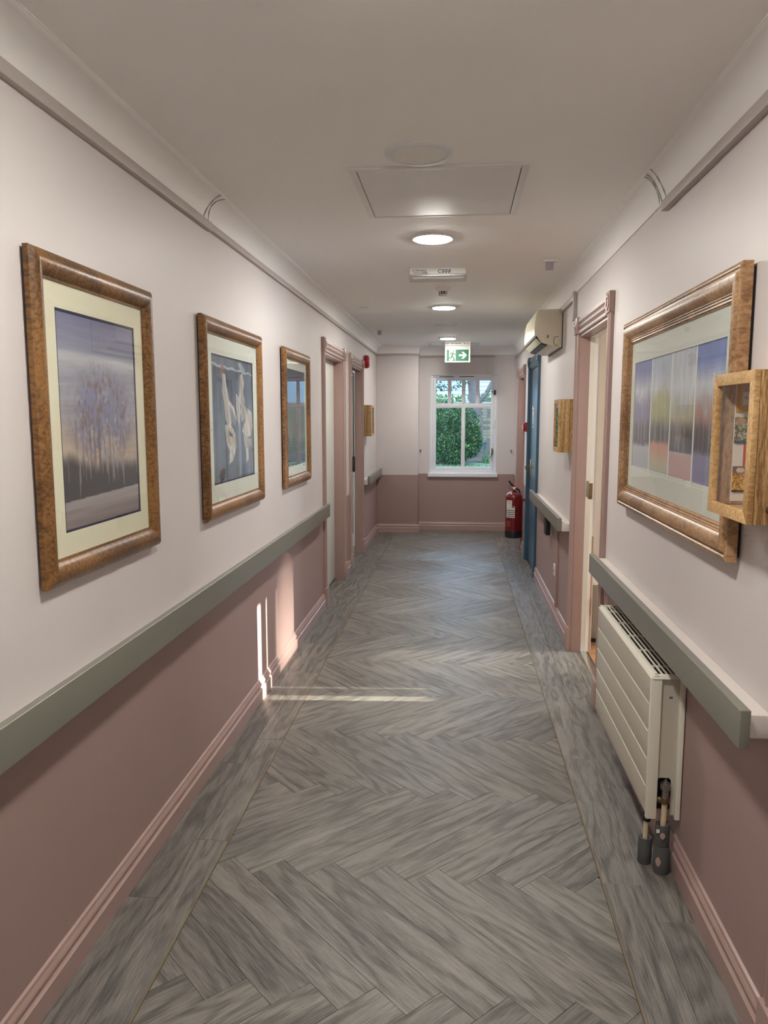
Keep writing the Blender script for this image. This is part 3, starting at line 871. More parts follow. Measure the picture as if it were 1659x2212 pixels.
def art2(s, t):
    n = fbm(s * 5, t * 7, 5, 21); n2 = fbm(s * 26, t * 4, 4, 22)
    c = ramp(t, [(0, (112, 128, 142)), (.3, (122, 138, 152)), (.6, (100, 122, 138)), (.85, (84, 104, 122)), (1, (74, 92, 110))])
    c = c * (.86 + .28 * n)[..., None]
    c = lerp(c, np.array((58, 76, 96), float), sst(.52, .62, n2) * sst(.45, .8, t) * .7)
    c = lerp(c, np.array((176, 190, 198), float), .35 * ((np.abs(s - .62) < .03) | (np.abs(s - .86) < .02)) * (t < .55))
    c = lerp(c, np.array((66, 82, 100), float), .55 * ((np.abs(s - .72) < .05) | (np.abs(s - .30) < .02)) * (t < .5))
    # rail with pale cloth across the top
    c = lerp(c, np.array((168, 186, 194), float), (np.abs(t - (.925 - .03 * s + .006 * np.sin(s * 30))) < .009) * .8)
    c = lerp(c, np.array((60, 80, 100), float), ((t > .83) & (t < .90) & (s > .3) & (s < .75)) * .6)
    def pol(pts, col, k=1.0, wob=.012):
        nonlocal c
        x = s + (fbm(s * 9, t * 14, 3, 31) - .5) * wob * 2; y = t + (fbm(s * 9 + 4, t * 14, 3, 32) - .5) * wob
        ins = np.zeros(s.shape, bool)
        for i in range(len(pts)):
            (x1, y1), (x2, y2) = pts[i], pts[(i + 1) % len(pts)]
            if y1 == y2: continue
            cond = ((y1 > y) != (y2 > y)) & (x < (x2 - x1) * (y - y1) / (y2 - y1) + x1)
            ins ^= cond
        sh = .62 + .66 * fbm(s * 30 + t * 6, t * 5, 5, 33)
        c = np.where(ins[..., None], c * (1 - k) + np.array(col, float) * sh[..., None] * k, c)
    W_, G_, S_ = (216, 216, 212), (172, 182, 186), (196, 186, 174)
    pol([(.21, .93), (.27, .94), (.29, .90), (.25, .84), (.22, .86)], (146, 112, 92), .9)
    pol([(.24, .87), (.31, .86), (.34, .76), (.38, .66), (.50, .60), (.56, .52), (.52, .44), (.44, .48), (.38, .42), (.30, .50), (.27, .62), (.23, .74)], W_, .92)
    pol([(.38, .62), (.46, .58), (.54, .50), (.52, .40), (.46, .42), (.40, .50)], (120, 140, 156), .6)
    pol([(.62, .97), (.70, .98), (.80, .93), (.78, .88), (.68, .91)], G_, .8)
    pol([(.66, .87), (.73, .90), (.77, .80), (.74, .74), (.77, .66), (.74, .58), (.68, .62), (.63, .66), (.66, .76)], S_, .9)
    pol([(.56, .72), (.64, .68), (.66, .56), (.62, .44), (.58, .50), (.56, .60)], W_, .85)
    pol([(.70, .66), (.80, .60), (.84, .52), (.76, .50), (.70, .48), (.66, .56)], S_, .8)
    pol([(.84, .60), (.98, .56), (.99, .44), (.94, .36), (.82, .34), (.70, .40), (.74, .46), (.80, .50)], (212, 208, 200), .92)
    pol([(.72, .39), (.86, .33), (.95, .33), (.94, .27), (.84, .22), (.76, .26)], (186, 184, 182), .85)
    pol([(.78, .25), (.86, .24), (.85, .15), (.80, .11)], W_, .85)
    pol([(.28, .46), (.40, .46), (.52, .38), (.54, .26), (.44, .16), (.34, .14), (.38, .24), (.30, .32)], (218, 220, 216), .95)
    pol([(.32, .42), (.42, .44), (.47, .36), (.42, .28), (.34, .32)], (196, 186, 168), .85)
    pol([(.36, .41), (.45, .38), (.46, .35), (.37, .37)], (70, 98, 124), .85)
    pol([(.12, .06), (.20, .12), (.26, .10), (.24, .03), (.16, .01)], (62, 64, 66), .8)
    pol([(.13, .10), (.22, .12), (.22, .10), (.14, .08)], (140, 88, 76), .8)
    return c

def art3(s, t):
    return tree_picture(s, t, 12, [(0, (96, 92, 104)), (.35, (128, 116, 106)), (.6, (96, 98, 112)), (.85, (72, 78, 104)), (1, (58, 66, 98))],
                        (112, 84, 66), (92, 70, 60), ((84, 84, 92), (110, 108, 112)), (150, 122, 96)) * .8

def art4(s, t):
    out = np.zeros(s.shape + (3,)) + np.array((226, 230, 226), float)
    tops = [(118, 128, 178), (176, 190, 206), (184, 194, 204), (104, 126, 186)]
    trees = [(128, 126, 160), (176, 178, 120), (186, 182, 150), (174, 128, 112)]
    lows = [[(0, (166, 172, 184)), (.2, (186, 190, 198))], [(0, (172, 178, 162)), (.1, (192, 176, 140)), (.22, (208, 140, 112))],
            [(0, (178, 136, 136)), (.22, (196, 150, 142))], [(0, (112, 112, 152)), (.22, (124, 124, 160))]]
    for k in range(4):
        a, b = k / 4 + (.004 if k else 0), (k + 1) / 4 - (.007 if k < 3 else 0)
        m = (s >= a) & (s <= b)
        u = (s - a) / (b - a)
        c = ramp(t, [(0, (170, 175, 180)), (.55, (176, 184, 190)), (.72, (206, 212, 216)), (.9, tops[k]), (1, tops[k])])
        n = fbm(s * 26, t * 8, 5, 40 + k); n2 = fbm(s * 60, t * 5, 3, 50 + k)
        hh = .64 + .08 * math.sin(k * 1.7 + .6) + .12 * (fbm(u * 5, np.zeros_like(u), 3, 60 + k) - .5)
        mk = (1 - sst(hh - .1, hh + .05, t + (n - .5) * .22)) * sst(.2, .34, t)
        c = lerp(c, np.array(trees[k], float), mk * .8)
        c = c * (.9 + .2 * n2)[..., None]
        dk = (1 - sst(.34, .50, t + (n - .5) * .1)) * (t > .2)
        c = lerp(c, np.array((74, 74, 84), float), dk * .85)
        c = lerp(c, np.array((176, 172, 172), float), drips(s, t, .23, .46, 110, 70 + k, .6) * .55)
        g = ramp(t, lows[k])
        gm = 1 - sst(.19 + .04 * math.sin(k * 2.1), .25 + .04 * math.sin(k * 2.1), t + (n - .5) * .05)
        g = g * .78 + 215 * .22
        c = c * (1 - gm[..., None]) + g * gm[..., None]
        out = np.where(m[..., None], c, out)
    return out

def photo_eggs(s, t):
    n = fbm(s * 14, t * 18, 4, 81)
    c = lerp(np.zeros(s.shape + (3,)) + np.array((96, 100, 70), float), np.array((196, 200, 186), float), sst(.42, .62, n))
    c = lerp(c, np.array((198, 150, 120), float), (((s - .35) / .3) ** 2 + ((t - .86) / .12) ** 2 < 1) * .9)
    return np.where((t < .08)[..., None], np.array((52, 88, 140), float), c)
def photo_chips(s, t):
    n = fbm(s * 12 + t * 8, t * 16 - s * 6, 4, 91)
    c = lerp(np.zeros(s.shape + (3,)) + np.array((150, 96, 30), float), np.array((232, 196, 96), float), sst(.38, .62, n))
    c = lerp(c, np.array((120, 100, 92), float), sst(.7, .8, t + (n - .5) * .3))
    c = lerp(c, np.array((222, 216, 208), float), (((s - .45) / .25) ** 2 + ((t - .85) / .1) ** 2 < 1) * .9)
    return np.where((t < .09)[..., None], np.array((40, 40, 48), float), c)

def print_grid(f, u0, u1, v0, v1, n, fn, nx, ny, name, parent, mirror=False):
    """a flat print: colours set point by point on a fine grid"""
    us = np.linspace(0, 1, nx + 1); vsn = np.linspace(0, 1, ny + 1)
    S, T = np.meshgrid(us, vsn)
    C = np.clip(fn(S, T), 0, 255) / 255.0
    C = np.where(C <= .04045, C / 12.92, ((C + .055) / 1.055) ** 2.4)
    org = Vector(parent.location)
    vs = []
    for j in range(ny + 1):
        for i in range(nx + 1):
            u = u0 + (u1 - u0) * ((1 - us[i]) if mirror else us[i])
            vs.append(Vector(f(u, v0 + (v1 - v0) * vsn[j], n)) - org)
    w = nx + 1
    fs = [(j * w + i, j * w + i + 1, (j + 1) * w + i + 1, (j + 1) * w + i) for j in range(ny) for i in range(nx)]
    me = bpy.data.meshes.new(name); me.from_pydata(vs, [], fs)
    at = me.color_attributes.new('print', 'FLOAT_COLOR', 'POINT')
    at.data.foreach_set('color', np.concatenate([C.reshape(-1, 3), np.ones((len(vs), 1))], 1).astype(np.float32).ravel())
    me.materials.append(M['print'])
    ob = bpy.data.objects.new(name, me); COL.objects.link(ob); ob.parent = parent
    return ob

ROUND = [(0, 0), (0, .014), (.004, .018), (.012, .024), (.024, .0275), (.036, .026), (.048, .021), (.056, .014), (.060, .0095), (.0665, .0085), (.0665, 0)]
STEP = [(0, 0), (0, .026), (.006, .030), (.012, .030), (.016, .026), (.022, .026), (.026, .034), (.040, .036), (.055, .030), (.066, .020), (.069, .021), (.072, .017), (.076, .018), (.079, .014),
        (.084, .015), (.087, .010), (.090, .009), (.090, 0)]
def picture(f, u0, u1, v0, v1, prof, fn, label, mat, matcard, gap, mtop, mside, mbot, mirror=False, res=(110, 200), liner=None, double=False):
    t = thing('framed_picture', f((u0 + u1) / 2, v0, 0), label, 'picture', 'framed prints on the corridor walls')
    def corner(d, n):
        return [(u0 + d, v0 + d, n + gap), (u1 - d, v0 + d, n + gap), (u1 - d, v1 - d, n + gap), (u0 + d, v1 - d, n + gap)]
    rings = [corner(d, n) for d, n in prof]
    for k in range(4):
        mb = MB(f)
        j = (k + 1) % 4
        mb.loft([[r[k] for r in rings], [r[j] for r in rings]], True, True)
        mb.build('frame_side', mat, t, smooth=38)
    MB(f).box(u0 + .012, u1 - .012, v0 + .012, v1 - .012, 0, gap).build('backing', M['black'], t, smooth=0)
    w = prof[-1][0] - .003
    a0, a1, b0, b1 = u0 + w, u1 - w, v0 + w, v1 - w
    pa0, pa1, pb0, pb1 = a0 + mside, a1 - mside, b0 + mbot, b1 - mtop
    nm = gap + .0055
    mb = MB(f)
    for x0, x1, y0, y1 in ((a0, pa0, b0, b1), (pa1, a1, b0, b1), (pa0, pa1, b0, pb0), (pa0, pa1, pb1, b1)):
        mb.box(x0, x1, y0, y1, gap + .001, nm)
    mb.build('mount', matcard, t, smooth=0)
    if double:
        mb = MB(f); e = .012
        for x0, x1, y0, y1 in ((pa0 - e, pa1 + e, pb0 - e - .002, pb0 - e), (pa0 - e, pa1 + e, pb1 + e, pb1 + e + .002)):
            mb.box(x0, x1, y0, y1, nm, nm + .0004)
        mb.build('mount_line', M['mat_bevel'], t, smooth=0)
    if liner:
        e = .006; mb = MB(f)
        for x0, x1, y0, y1 in ((pa0 - .001, pa0 + e, pb0, pb1), (pa1 - e, pa1 + .001, pb0, pb1), (pa0, pa1, pb0 - .001, pb0 + e), (pa0, pa1, pb1 - e, pb1 + .001)):
            mb.box(x0, x1, y0, y1, gap + .001, gap + .004)
        mb.build('liner', liner, t, smooth=0)
    print_grid(f, pa0, pa1, pb0, pb1, gap + .002, fn, res[0], res[1], 'print', t, mirror)
    MB(f).box(a0 - .001, a1 + .001, b0 - .001, b1 + .001, gap + .0070, gap + .0085).build('glass', M['glass'], t, smooth=0)
    return t

picture(WL, 1.762, 2.487, 1.066, 1.905, ROUND, art1, 'tall gold-framed print of a lavender tree, nearest on the left wall', M['frame'], M['mat'], .008, .066, .060, .064, liner=M['navy'], res=(190, 300))
picture(WL, 2.985, 3.905, 1.066, 1.905, ROUND, art2, 'gold-framed print of white dresses on blue, middle of the left wall', M['frame'], M['mat_white'], .008, .080, .075, .078, liner=M['navy'], res=(200, 250))
picture(WL, 4.42, 5.19, 1.066, 1.905, ROUND, art3, 'gold-framed print mirroring the window, nearest the white door', M['frame'], M['mat_white'], .008, .055, .05, .06, res=(80, 120))
picture(WR, 2.04, 3.415, 1.118, 1.888, STEP, art4, 'large pale-gold framed print of four tree panels on the right wall', M['frame_gold'], M['mat_white'], .010, .085, .06, .09, mirror=True, res=(320, 190), double=True)

# ------------------------------------------------------------------ wooden display boxes
def display_box(f, u0, u1, v0, v1, n, label, near, contents=None):
    t = thing('display_box', f((u0 + u1) / 2, v0, 0), label, 'display box', 'wooden memory boxes')
    w = .018
    MB(f).box(u0, u0 + w, v0, v1, 0, n - .014).build('side', M['pine'], t, bevel=.0015)
    MB(f).box(u1 - w, u1, v0, v1, 0, n - .014).build('side', M['pine'], t, bevel=.0015)
    MB(f).box(u0 + w, u1 - w, v1 - w, v1, 0, n - .014).build('top', M['pine_front'], t, bevel=.0015)
    MB(f).box(u0 + w, u1 - w, v0, v0 + w, 0, n - .014).build('bottom', M['pine_front'], t, bevel=.0015)
    MB(f).box(u0 + w, u1 - w, v0 + w, v1 - w, 0, .006).build('back_panel', M['pine_back'], t, smooth=0)
    # glazed front door of four mitred rails
    fr = .028
    q = [(u0, v0), (u1, v0), (u1, v1), (u0, v1)]
    qi = [(u0 + fr, v0 + fr), (u1 - fr, v0 + fr), (u1 - fr, v1 - fr), (u0 + fr, v1 - fr)]
    for k in range(4):
        j = (k + 1) % 4
        mb = MB(f); mb.prism([q[k], q[j], qi[j], qi[k]], n - .0135, n, 'z')
        mb.build('door_rail', M['pine_front'], t, bevel=.001)
    MB(f).box(u0 + fr - .004, u1 - fr + .004, v0 + fr - .004, v1 - fr + .004, n - .008, n - .006).build('glass', M['glass'], t, smooth=0)
    return t
bn = display_box(WR, 1.752, 2.022, 1.258, 1.602, .098, 'wooden glass-fronted box overlapping the large picture at the right edge', True)
# finger notch and knot on the side that faces the viewer
mb = MB(WR); k = 16
mb.loft([[(1.7512, 1.445 + .024 * math.sin(t_), .052 - .010 * math.cos(t_)) for t_ in [math.pi * (i / k) - math.pi / 2 for i in range(k + 1)]],
         [(1.7538, 1.445 + .020 * math.sin(t_), .052 - .004 * math.cos(t_)) for t_ in [math.pi * (i / k) - math.pi / 2 for i in range(k + 1)]]], False, False)
mb.build('finger_notch', plain('notch_dark', (.17, .085, .03, 1), .7), bn, smooth=0)
mb = MB(WR); mb.loft([[(1.7518 - d, 1.292 + r_ * .009 * math.sin(t_), .052 + r_ * .007 * math.cos(t_)) for t_ in [2 * math.pi * i / 14 for i in range(14)]] for r_, d in ((1, 0), (.8, .0012), (.1, .0016))])
mb.build('knot', plain('knot_dark', (.075, .03, .015, 1), .6), bn)
# papers and pictures inside
FS = lambda x, z, d: (R - .050 + x, 2.0035 - d, z)     # inner face of the box's far side, x towards the wall
MB(FS).box(-.032, .044, 1.278, 1.582, 0, .002).build('side_lining', M['pine_back'], bn, smooth=0)
MB(FS).box(.0, .044, 1.285, 1.582, .002, .003).build('paper_sheet', M['paper'], bn, smooth=0)
MB(FS).box(.002, .044, 1.51, 1.582, .0035, .005).build('yellow_card', M['yellow'], bn, smooth=0)
MB(FS).box(.018, .040, 1.528, 1.56, .0055, .0065).build('quiz_slip', M['paper'], bn, smooth=0)
text_mb(FS, 'QUIZ', .0095, .0195, 1.543, .0068).build('lettering', M['ink'], bn, smooth=0)
MB(FS).box(.026, .044, 1.375, 1.432, .0035, .0045).build('red_slip', M['redpaper'], bn, smooth=0)
print_grid(FS, .001, .042, 1.432, 1.498, .0055, photo_eggs, 40, 40, 'photo_print', bn)
print_grid(FS, .0015, .044, 1.308, 1.374, .0055, photo_chips, 40, 40, 'photo_print', bn)
display_box(WR, 4.975, 5.235, 1.268, 1.608, .098, 'wooden glass-fronted box just past the open doorway on the right', False)
display_box(WL, 8.42, 8.70, 1.278, 1.622, .085, 'wooden glass-fronted box on the left wall below the red alarm', False)

# ------------------------------------------------------------------ ceiling fittings
def downlight(x, y, r, lit, label):
    t = thing('ceiling_downlight', (x, y, H), label, 'ceiling light', 'round ceiling downlights')
    mb = MB(); mb.lathe([(r * .80, -.002), (r * .82, -.010), (r * .92, -.010), (r, -.003), (r, 0)], (x, y, H), 'z', 40, False)
    mb.build('trim_ring', M['ring'], t, smooth=50)
    dome = [(r * .815, -.002), (r * .815, -.009), (r * .765, -.0135), (r * .56, -.0165), (r * .25, -.018), (.001, -.0182)]
    flat = [(r * .815, -.002), (r * .815, -.0060), (r * .4, -.0062), (.001, -.0062)]
    mb = MB(); mb.lathe(dome if lit else flat, (x, y, H), 'z', 40, False)
    mb.build('diffuser', M['lamp'] if lit else M['offwhite'], t, smooth=50)
    return t
downlight(-.14, 2.703, .116, False, 'unlit round downlight in front of the large ceiling hatch')
downlight(-.133, 3.935, .116, True, 'lit round downlight just past the large hatch, nearest and brightest')
downlight(-.12, 6.37, .112, True, 'lit round downlight beyond the smoke detector')
downlight(-.12, 7.53, .114, False, 'unlit round downlight between the two far lit ones')
downlight(-.118, 8.855, .106, True, 'farthest lit round downlight, above the exit sign')
downlight(-.135, 1.45, .116, True, 'lit round downlight overhead, just above the top edge of the view')
downlight(-.135, -1.0, .116, True, 'lit round downlight behind the viewer')

def hatch(x0, x1, y0, y1, label, w=.026):
    t = thing('ceiling_hatch', ((x0 + x1) / 2, (y0 + y1) / 2, H), label, 'hatch', 'ceiling access hatches')
    MB().box(x0 + .004, x1 - .004, y0 + .004, y1 - .004, H - .0012, H).build('gap_shade_plate', M['black'], t, smooth=0)  # black plate paints in the shade of the slot round the panel
    mb = MB()
    mb.box(x0, x0 + w, y0, y1, H - .009, H); mb.box(x1 - w, x1, y0, y1, H - .009, H)
    mb.box(x0 + w, x1 - w, y0, y0 + w, H - .009, H); mb.box(x0 + w, x1 - w, y1 - w, y1, H - .009, H)
    mb.build('hatch_frame', M['hatch'], t, bevel=.0015)
    g = .0035
    MB().box(x0 + w + g, x1 - w - g, y0 + w + .001, y1 - w - .001, H - .008, H - .001).build('hatch_panel', M['hatch'], t, bevel=.001)
hatch(-.402, .245, 2.83, 3.505, 'large square access hatch in the ceiling')
hatch(-.37, .262, 9.50, 9.88, 'far access hatch in the ceiling behind the exit sign', .02)

# emergency batten light
t = thing('emergency_light', (-.13, 4.76, H), 'flat emergency light with clear tube cover, marked C008', 'emergency light')
MB().box(-.297, .040, 4.715, 4.80, H - .038, H).build('body', M['white'], t, bevel=.004)
mb = MB()
def utube(y0, y1, z0, z1, k=10):
    ym = (y0 + y1) / 2; w = (y1 - y0) / 2
    return [(ym - w * math.cos(math.pi * i / k), z0 - (z0 - z1) * math.sin(math.pi * i / k)) for i in range(k + 1)]
p = utube(4.722, 4.793, H - .038, H - .076)
mb.prism([(a, b) for a, b in p], -.302, .046, 'x'); mb.build('clear_cover', M['clear'], t, smooth=50)
mb = MB(); mb.tube([(-.28, 4.757, H - .05), (.025, 4.757, H - .05)], .008, 10); mb.build('tube', M['white'], t)
MB().box(-.29, .034, 4.73, 4.785, H - .043, H - .038).build('reflector', M['chrome'], t, smooth=0)
FB = lambda u, v, n: (u, 4.715 - n, v)
text_mb(FB, 'C008', .030, -.130, H - .030, .0006, bold=.0006, spacing=1.25, slant=.2).build('marker_number', M['blueink'], t, smooth=0)
text_mb(FB, 'Eterna', .017, -.262, H - .018, .0006, bold=.0003).build('brand_lettering', M['greyink'], t, smooth=0)
mb = MB(FB)
for k in range(16):
    a = 2 * math.pi * k / 16; b = 2 * math.pi * (k + 1) / 16
    mb.add([(-.276 + r_ * math.cos(q), H - .013 + r_ * math.sin(q), .0006) for r_, q in ((.007, a), (.007, b), (.0048, b), (.0048, a))], [(0, 1, 2, 3)])
mb.build('brand_mark', M['greyink'], t, smooth=0)
mb = MB(FB)
for k in range(4):
    mb.box(-.224, -.196 + .004 * (k % 2), H - .012 - k * .006, H - .010 - k * .006, .0002, .0006)
    mb.box(-.276, -.236 + .006 * (k % 2), H - .0245 - k * .003, H - .0235 - k * .003, .0002, .0006)
for k, u in enumerate((-.226, -.214, -.204, -.196)):
    mb.box(u, u + .006, H - .034, H - .027, .0002, .0006)
mb.build('rating_print', M['greyink'], t, smooth=0, kind='stuff')

# smoke detector
t = thing('smoke_detector', (-.11, 5.42, H), 'small white domed smoke detector on the ceiling', 'smoke detector')
mb = MB(); mb.lathe([(.052, 0), (.052, -.018), (.047, -.026), (.036, -.028)], (-.11, 5.42, H), 'z', 28); mb.build('base', M['white'], t)
for k in range(12):
    a = 2 * math.pi * k / 12
    mb = MB(); mb.tube([(-.11 + .033 * math.cos(a), 5.42 + .033 * math.sin(a), H - .026), (-.11 + .028 * math.cos(a), 5.42 + .028 * math.sin(a), H - .052)], .0035, 6)
    mb.build('vent_rib', M['white'], t)
mb = MB(); mb.lathe([(.024, -.024), (.022, -.05)], (-.11, 5.42, H), 'z', 20); mb.build('chamber', M['black'], t)
mb = MB(); mb.lathe([(.031, -.050), (.031, -.056), (.024, -.061), (.002, -.063)], (-.11, 5.42, H), 'z', 24); mb.build('cap', M['white'], t)

# small ceiling sensors
def sensor(x, y, label, drop=True, w=.078):
    t = thing('ceiling_sensor', (x, y, H), label, 'sensor', 'small ceiling sensors')
    MB().box(x - w / 2, x + w / 2, y - .022, y + .022, H - .010, H).build('mount_plate', M['white'], t, bevel=.003)
    if drop:
        MB().box(x - w * .29, x + w * .29, y + .0, y + .018, H - .052, H - .009).build('sensor_body', M['greyplastic'], t, bevel=.002)
        mb = MB(); mb.tube([(x + w * .40, y - .012, H - .010), (x + w * .40, y - .012, H - .014)], .005, 8); mb.build('fixing', M['metal'], t)
    else:
        MB().box(x - w * .36, x + w * .36, y - .016, y + .016, H - .020, H - .009).build('sensor_body', M['white'], t, bevel=.003)
sensor(.515, 4.55, 'small ceiling sensor with a lilac-grey drop on the right, near the emergency light')
sensor(-.78, 6.33, 'flat white ceiling sensor on the left, above the first white door', False, .10)
sensor(-.81, 7.95, 'small ceiling sensor with a lilac-grey drop on the far left', True, .07)

# exit sign
EY = 9.32
t = thing('exit_sign', (-.008, EY, 2.14), 'green running-man exit sign with right arrow hanging from the ceiling', 'exit sign')
EX = lambda u, v, n: (u, EY - n, v)
MB().box(-.158, .145, EY - .012, EY + .05, H - .045, H).build('housing', M['white'], t, bevel=.004)
MB().box(-.158, .145, EY - .006, EY + .012, 2.142, H - .046).build('sign_panel', M['white'], t, bevel=.003)
MB(EX).box(-.136, .126, 2.158, 2.292, .006, .0068).build('green_field', M['green'], t, smooth=0)
MB(EX).box(-.108, -.030, 2.163, 2.288, .0068, .0074).build('white_doorway', M['white'], t, smooth=0)
def band(mb, pts, w, n):
    for (a, b) in zip(pts, pts[1:]):
        d = Vector((b[0] - a[0], b[1] - a[1])).normalized() * (w / 2); q = Vector((-d.y, d.x))
        mb.add([(a[0] - d.x * .6 + q.x, a[1] - d.y * .6 + q.y, n), (b[0] + d.x * .6 + q.x, b[1] + d.y * .6 + q.y, n), (b[0] + d.x * .6 - q.x, b[1] + d.y * .6 - q.y, n), (a[0] - d.x * .6 - q.x, a[1] - d.y * .6 - q.y, n)], [(0, 1, 2, 3)])
mb = MB(EX)
mb.add([(-.054 + .008 * math.cos(2 * math.pi * k / 14), 2.272 + .008 * math.sin(2 * math.pi * k / 14), .0079) for k in range(14)], [list(range(14))])
band(mb, [(-.063, 2.252), (-.074, 2.218)], .020, .0079)
band(mb, [(-.060, 2.254), (-.084, 2.254), (-.096, 2.238)], .0095, .00795)
band(mb, [(-.058, 2.252), (-.046, 2.236), (-.030, 2.238)], .0095, .0080)
band(mb, [(-.076, 2.220), (-.082, 2.196), (-.112, 2.194)], .013, .00805)
band(mb, [(-.070, 2.222), (-.056, 2.196), (-.046, 2.172), (-.056, 2.162)], .013, .0081)
mb.build('running_figure', M['green'], t, smooth=0)
mb = MB(EX)
ax, az = .058, 2.226
mb.add([(ax - .048, az + .011, .0074), (ax - .048, az - .011, .0074), (ax + .012, az - .011, .0074), (ax + .012, az + .011, .0074)], [(0, 1, 2, 3)])
mb.add([(ax + .048, az, .0075), (ax + .008, az + .040, .0075), (ax - .020, az + .040, .0075), (ax + .012, az + .008, .0075), (ax + .020, az, .0075)], [(0, 1, 2, 3, 4)])
mb.add([(ax + .048, az, .0075), (ax + .020, az, .0075), (ax + .012, az - .008, .0075), (ax - .020, az - .040, .0075), (ax + .008, az - .040, .0075)], [(0, 1, 2, 3, 4)])
mb.build('arrow', M['white'], t, smooth=0)
mb = MB(EX)
for a, b in ((-.148, -.132), (-.128, -.11), (-.09, -.05), (-.045, -.005), (.0, .03), (.07, .085)):
    mb.box(a, b, H - .026, H - .016, .012, .0125)
mb.add([(.112, H - .028, .0125), (.128, H - .028, .0125), (.120, H - .012, .0125)], [(0, 1, 2)])
mb.build('rating_print', M['greyink'], t, smooth=0, kind='stuff')

# ------------------------------------------------------------------ alarms
def sounder(f, u, v, r, label):
    t = thing('alarm_sounder', f(u, v - r, 0), label, 'fire alarm', 'red wall sounders')
    def disc(prof, seg=28, squash=1.0):
        mb = MB(f)
        mb.loft([[(u + p[0] * math.cos(2 * math.pi * k / seg), v + p[0] * squash * math.sin(2 * math.pi * k / seg), p[1]) for k in range(seg)] for p in prof])
        return mb
    disc([(r * .92, 0), (r * .92, .012)]).build('back_plate', M['white'], t)
    disc([(r * .9, .010), (r, .016), (r, .045), (r * .93, .06), (r * .7, .068), (r * .1, .070)]).build('body', M['red_plastic'], t, smooth=50)
    disc([(r * .30, .068), (r * .28, .073), (r * .1, .074)]).build('sound_port', M['white'], t, smooth=50)
sounder(WL, 8.40, 2.092, .072, 'round red alarm sounder at the corner of the far left door frame')
sounder(WR, 1.79, 2.063, .055, 'round red alarm sounder cut by the right edge of the photo')
t = thing('call_point', WR(8.32, 1.335, 0), 'small red break-glass call point beside the blue door', 'call point')
MB(WR).box(8.27, 8.37, 1.335, 1.435, 0, .03).build('back_box', M['red_plastic'], t, bevel=.004)
MB(WR).box(8.278, 8.362, 1.343, 1.427, .03, .042).build('front_cover', M['red_plastic'], t, bevel=.004)
MB(WR).box(8.295, 8.345, 1.360, 1.408, .042, .044).build('break_glass', M['white'], t, smooth=0)

# ------------------------------------------------------------------ fire extinguisher
ex, ey, ez, er = .625, 8.30, .185, .092
t = thing('fire_extinguisher', (ex, ey, ez), 'red fire extinguisher with black base hung beside the blue door', 'extinguisher')
mb = MB(); mb.lathe([(er, .07), (er, .43), (er * .97, .452), (er * .88, .472), (er * .70, .488), (er * .42, .498), (.024, .503), (.022, .525)], (ex, ey, ez), 'z', 36, False)
bd = mb.build('cylinder', M['red'], t, smooth=60)
mb = MB(); mb.lathe([(er * .9, 0), (er * 1.015, .006), (er * 1.02, .072), (er * 1.0, .078)], (ex, ey, ez), 'z', 36); mb.build('base', M['black'], t, smooth=50)
mb = MB(); mb.lathe([(.024, .515), (.026, .52), (.026, .548), (.02, .556), (.012, .56)], (ex, ey, ez), 'z', 20); mb.build('valve', M['chrome'], t, smooth=50)
mb = MB(); mb.tube([(ex - .005, ey, ez + .553), (ex - .03, ey, ez + .58), (ex - .062, ey, ez + .622)], [.012, .012, .008], 8); mb.build('lever', M['black'], t)
mb = MB(); mb.tube([(ex + .012, ey, ez + .553), (ex + .03, ey, ez + .535), (ex + .045, ey, ez + .51)], [.01, .009, .008], 8); mb.build('carry_handle', M['black'], t)
mb = MB(); k = 20
mb.tube([(ex - .025 + .03 * math.cos(2 * math.pi * i / k), ey - .02, ez + .545 + .018 * math.sin(2 * math.pi * i / k)) for i in range(k + 1)], .0035, 6); mb.build('pin_ring', M['red_plastic'], t)
MB().box(ex + .002, ex + .048, ey - .014, ey + .006, ez + .575, ez + .590).build('safety_tag', M['orange'], t, bevel=.003)
mb = MB(); mb.tube([(ex + .02, ey - .01, ez + .54), (ex + .05, ey - .01, ez + .52), (ex + .088, ey + .02, ez + .43), (ex + .085, ey + .04, ez + .2), (ex + .08, ey + .05, ez + .1)], .008, 8); mb.build('hose', M['black'], t)
MB().box(ex + .06, R, ey - .02, ey + .02, ez + .40, ez + .425).build('wall_bracket', M['red_plastic'], t, bevel=.002)
def wrap(a0, a1, z0, z1, off=.0012):
    """a label curved round the cylinder; angles from the viewer's side"""
    mb = MB(); n = 8
    ring = lambda z: [(ex + (er + off) * math.sin(math.radians(a0 + (a1 - a0) * i / n)), ey - (er + off) * math.cos(math.radians(a0 + (a1 - a0) * i / n)), ez + z) for i in range(n + 1)]
    mb.loft([ring(z0), ring(z1)], False, False); return mb
sub(wrap(-62, -18, .225, .415), 'label', M['paper'], bd, smooth=60)
sub(wrap(-62, 2, .225, .352, .0011), 'label', M['paper'], bd, smooth=60)
for k in range(4):
    mb = MB()
    for j in range(6):
        w = wrap(-58 + j * 9.5, -58 + j * 9.5 + 5.5 + 2.5 * ((j * 7 + k * 3) % 3) / 2, .236 + k * .021, .246 + k * .021, .0019); mb.add([tuple(q) for q in w.v], w.fc)
    sub(mb, 'label_print', M['ink'], bd, smooth=0)
sub(wrap(-18, -2, .335, .35, .0018), 'label_flash', M['red_plastic'], bd, smooth=60)
for k in range(5):
    sub(wrap(-56, -22 - 5 * (k % 2), .180 - k * .012, .184 - k * .012, .0014), 'small_print', plain('faded_print', (.38, .12, .12, 1), .6) if k == 0 else bpy.data.materials['faded_print'], bd, smooth=0)
sub(wrap(-52, -26, .398, .403, .0019), 'label_print', M['greyink'], bd, smooth=0)
